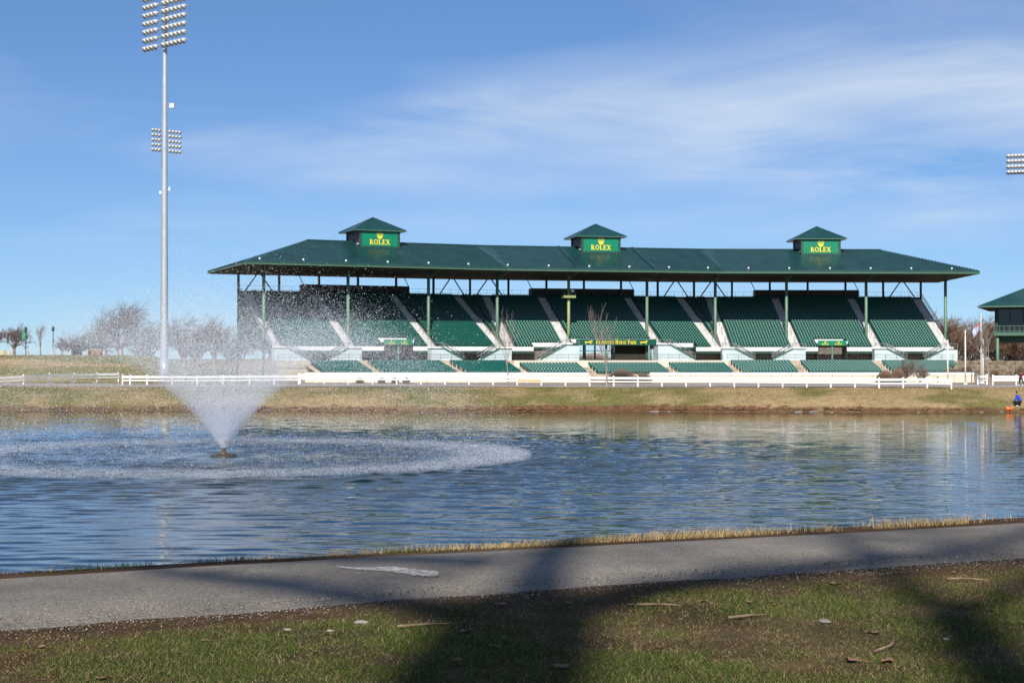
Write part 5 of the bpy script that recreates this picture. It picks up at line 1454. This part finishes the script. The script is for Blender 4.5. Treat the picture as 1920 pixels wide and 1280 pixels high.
# dead leaves, sticks and stones on the lawn
def leaf_mesh(seed):
    rr = random.Random(seed); mb = MB(); n = 11; ol = []
    for k in range(n):
        a = 2*math.pi*k/n; r = (.045 if k % 2 else .075)*rr.uniform(.8, 1.15); ol.append((r*math.cos(a)*1.25, r*math.sin(a), .012+.022*rr.random()))
    for k in range(n): mb.poly([(0, 0, .006), ol[k], ol[(k+1) % n]])
    mb.tube((.08, 0, .01), (.15, .02, .012), .003, .002, 4)
    t_ = mb.build('leaf', 'leaf', org=(0,0,0)); d_ = t_.data; bpy.data.objects.remove(t_); return d_
LMS = [leaf_mesh(k) for k in range(4)]
rr = random.Random(77); cnt = 0
while cnt < 22:
    y_ = rr.uniform(8.6, 14.5); x_ = rr.uniform(-.31, .31)*y_; t_ = path_t(x_, y_)
    if t_ > -PW-.05 or (t_ < -PW-1.2 and rr.random() < .5): continue
    o = place('fallen_leaf', LMS[cnt % 4], (x_, y_, gz(x_, y_)+.006), None, rz=rr.uniform(0, 6.28), scale=(rr.uniform(.4, .8),)*3)
    tag(o, 'curled brown dead leaf lying on the lawn by the path', 'leaf', 'dead leaves on the lawn'); cnt += 1
for k, (px, py, ln, az, lb) in enumerate(((745, 1172, .36, .12, 'reddish brown stick lying on the lawn left of the big shadow'), (1195, 1135, .30, -.35, 'pale stick lying at the path edge right of the big shadow'), (1775, 1083, .32, -.5, 'thick pale stick on the soil near the path, with a bent end'), (1365, 1160, .30, .2, 'short thin stick lying in the lawn grass'), (1640, 1225, .3, .8, 'thin stick in the green grass far from the path'))):
    D = 1.74*3000/(py-670); X = (px-960)/3000*D; z0 = gz(X, D)+.02; mb = MB(); c_, s_ = math.cos(az), math.sin(az)
    a = Vector((X, D, z0)); b_ = a+Vector((ln*.55*c_, ln*.55*s_, .012)); e = b_+Vector((ln*.45*math.cos(az+.35), ln*.45*math.sin(az+.35), -.008))
    mb.tube(a, b_, .009, .007, 6); mb.tube(b_, e, .007, .003, 6); mb.tube(b_, b_+Vector((.05*s_, .08*c_, .02)), .006, .003, 5)
    tag(mb.build('fallen_stick', 'stick'), lb, 'stick', 'sticks on the lawn')
for k, (px, py, sz, lb) in enumerate(((677, 1163, .05, 'pale flat stone at the near path edge'), (620, 1178, .032, 'small pale stone beside the flat one at the path edge'), (1545, 1168, .055, 'rough stone sitting in the middle of the lawn'), (540, 1176, .03, 'small grey stone among dead leaves'), (1772, 1197, .03, 'tiny white pebble in the green grass'))):
    D = 1.74*3000/(py-670); X = (px-960)/3000*D
    tag(place('stone', RM[k], (X, D, gz(X, D)), None, rz=k, scale=(sz, sz, sz*.8)), lb, 'stone', 'stones on the lawn')

# ------------------------------------------------------------------ trees behind the camera (their shade falls across lawn and path)
def limb_tree(name, label, base, limbs, tw_seed):
    root = thing(name, base, label, 'tree', 'trees shading the path'); rr = random.Random(tw_seed)
    tr = MB(); br = MB()
    for pts, r0_, r1_ in limbs:
        pts = [(a, b_, c_+(11.5 if c_ > 3 else 0)) for a, b_, c_ in pts]
        P_ = [Vector(base)+Vector(p) for p in pts]; n = len(P_)-1
        for k in range(n): tr.tube(P_[k], P_[k+1], r0_+(r1_-r0_)*k/n, r0_+(r1_-r0_)*(k+1)/n, 12, cap=(k == n-1))
        if P_[-1].z > base[2]+9:
            for k in range(9):
                i_ = rr.randrange(max(1, n//2), n+1); a = P_[i_-1].lerp(P_[i_], rr.random())
                d_ = Vector((rr.uniform(-1, 1), rr.uniform(-.6, .6), rr.uniform(.2, 1))).normalized(); L_ = rr.uniform(1.2, 2.8)
                b_ = a+d_*L_; br.tube(a, b_, .05, .02, 5, cap=False)
                for q in range(4):
                    c_ = a.lerp(b_, rr.uniform(.4, 1)); br.tube(c_, c_+Vector((rr.uniform(-1, 1), rr.uniform(-1, 1), rr.uniform(0, 1))).normalized()*rr.uniform(.5, 1.2), .018, .006, 4, cap=False)
    tr.build('trunk', 'bark', root, smooth=True, org=base); br.build('crown', 'twig', root)
limb_tree('shade_tree', 'large bare shade tree with forked trunk standing on the lawn behind the viewpoint', (-2.2, -19.8, LZ-.1),
    [([(0,0,0), (.02,0,.6), (.05,.05,4), (.05,.1,8), (.15,.1,11.2)], .80, .56),
     ([(.1,.1,10.6), (1.0,.1,11.8), (2.2,.1,12.5), (3.8,.2,13.2), (5.2,.2,14.6)], .30, .10),
     ([(.1,.1,10.4), (-.6,.1,11.2), (-1.6,.1,11.6), (-2.8,.1,12.2), (-4.0,.2,13.9)], .28, .09),
     ([(.15,.1,11.1), (.2,.2,13), (.5,.3,16), (.4,.3,20)], .30, .08),
     ([(-.2,.1,12.6), (-2.0,.3,12.9), (-3.6,.4,12.6), (-5.6,.4,12.2), (-7.0,.5,12.6)], .20, .10)], 4)
limb_tree('shade_tree', 'slimmer bare tree behind the viewpoint, right of the forked one', (.35, -21.3, LZ-.1),
    [([(0,0,0), (.05,0,.5), (.2,0,5), (.15,.1,9.5), (.4,.1,12.0)], .46, .26),
     ([(.4,.1,11.8), (1.2,.1,13.0), (2.4,.2,13.8), (3.6,.2,15.2)], .16, .06),
     ([(.4,.1,12.0), (.3,.1,14), (.0,.2,17)], .16, .05)], 9)
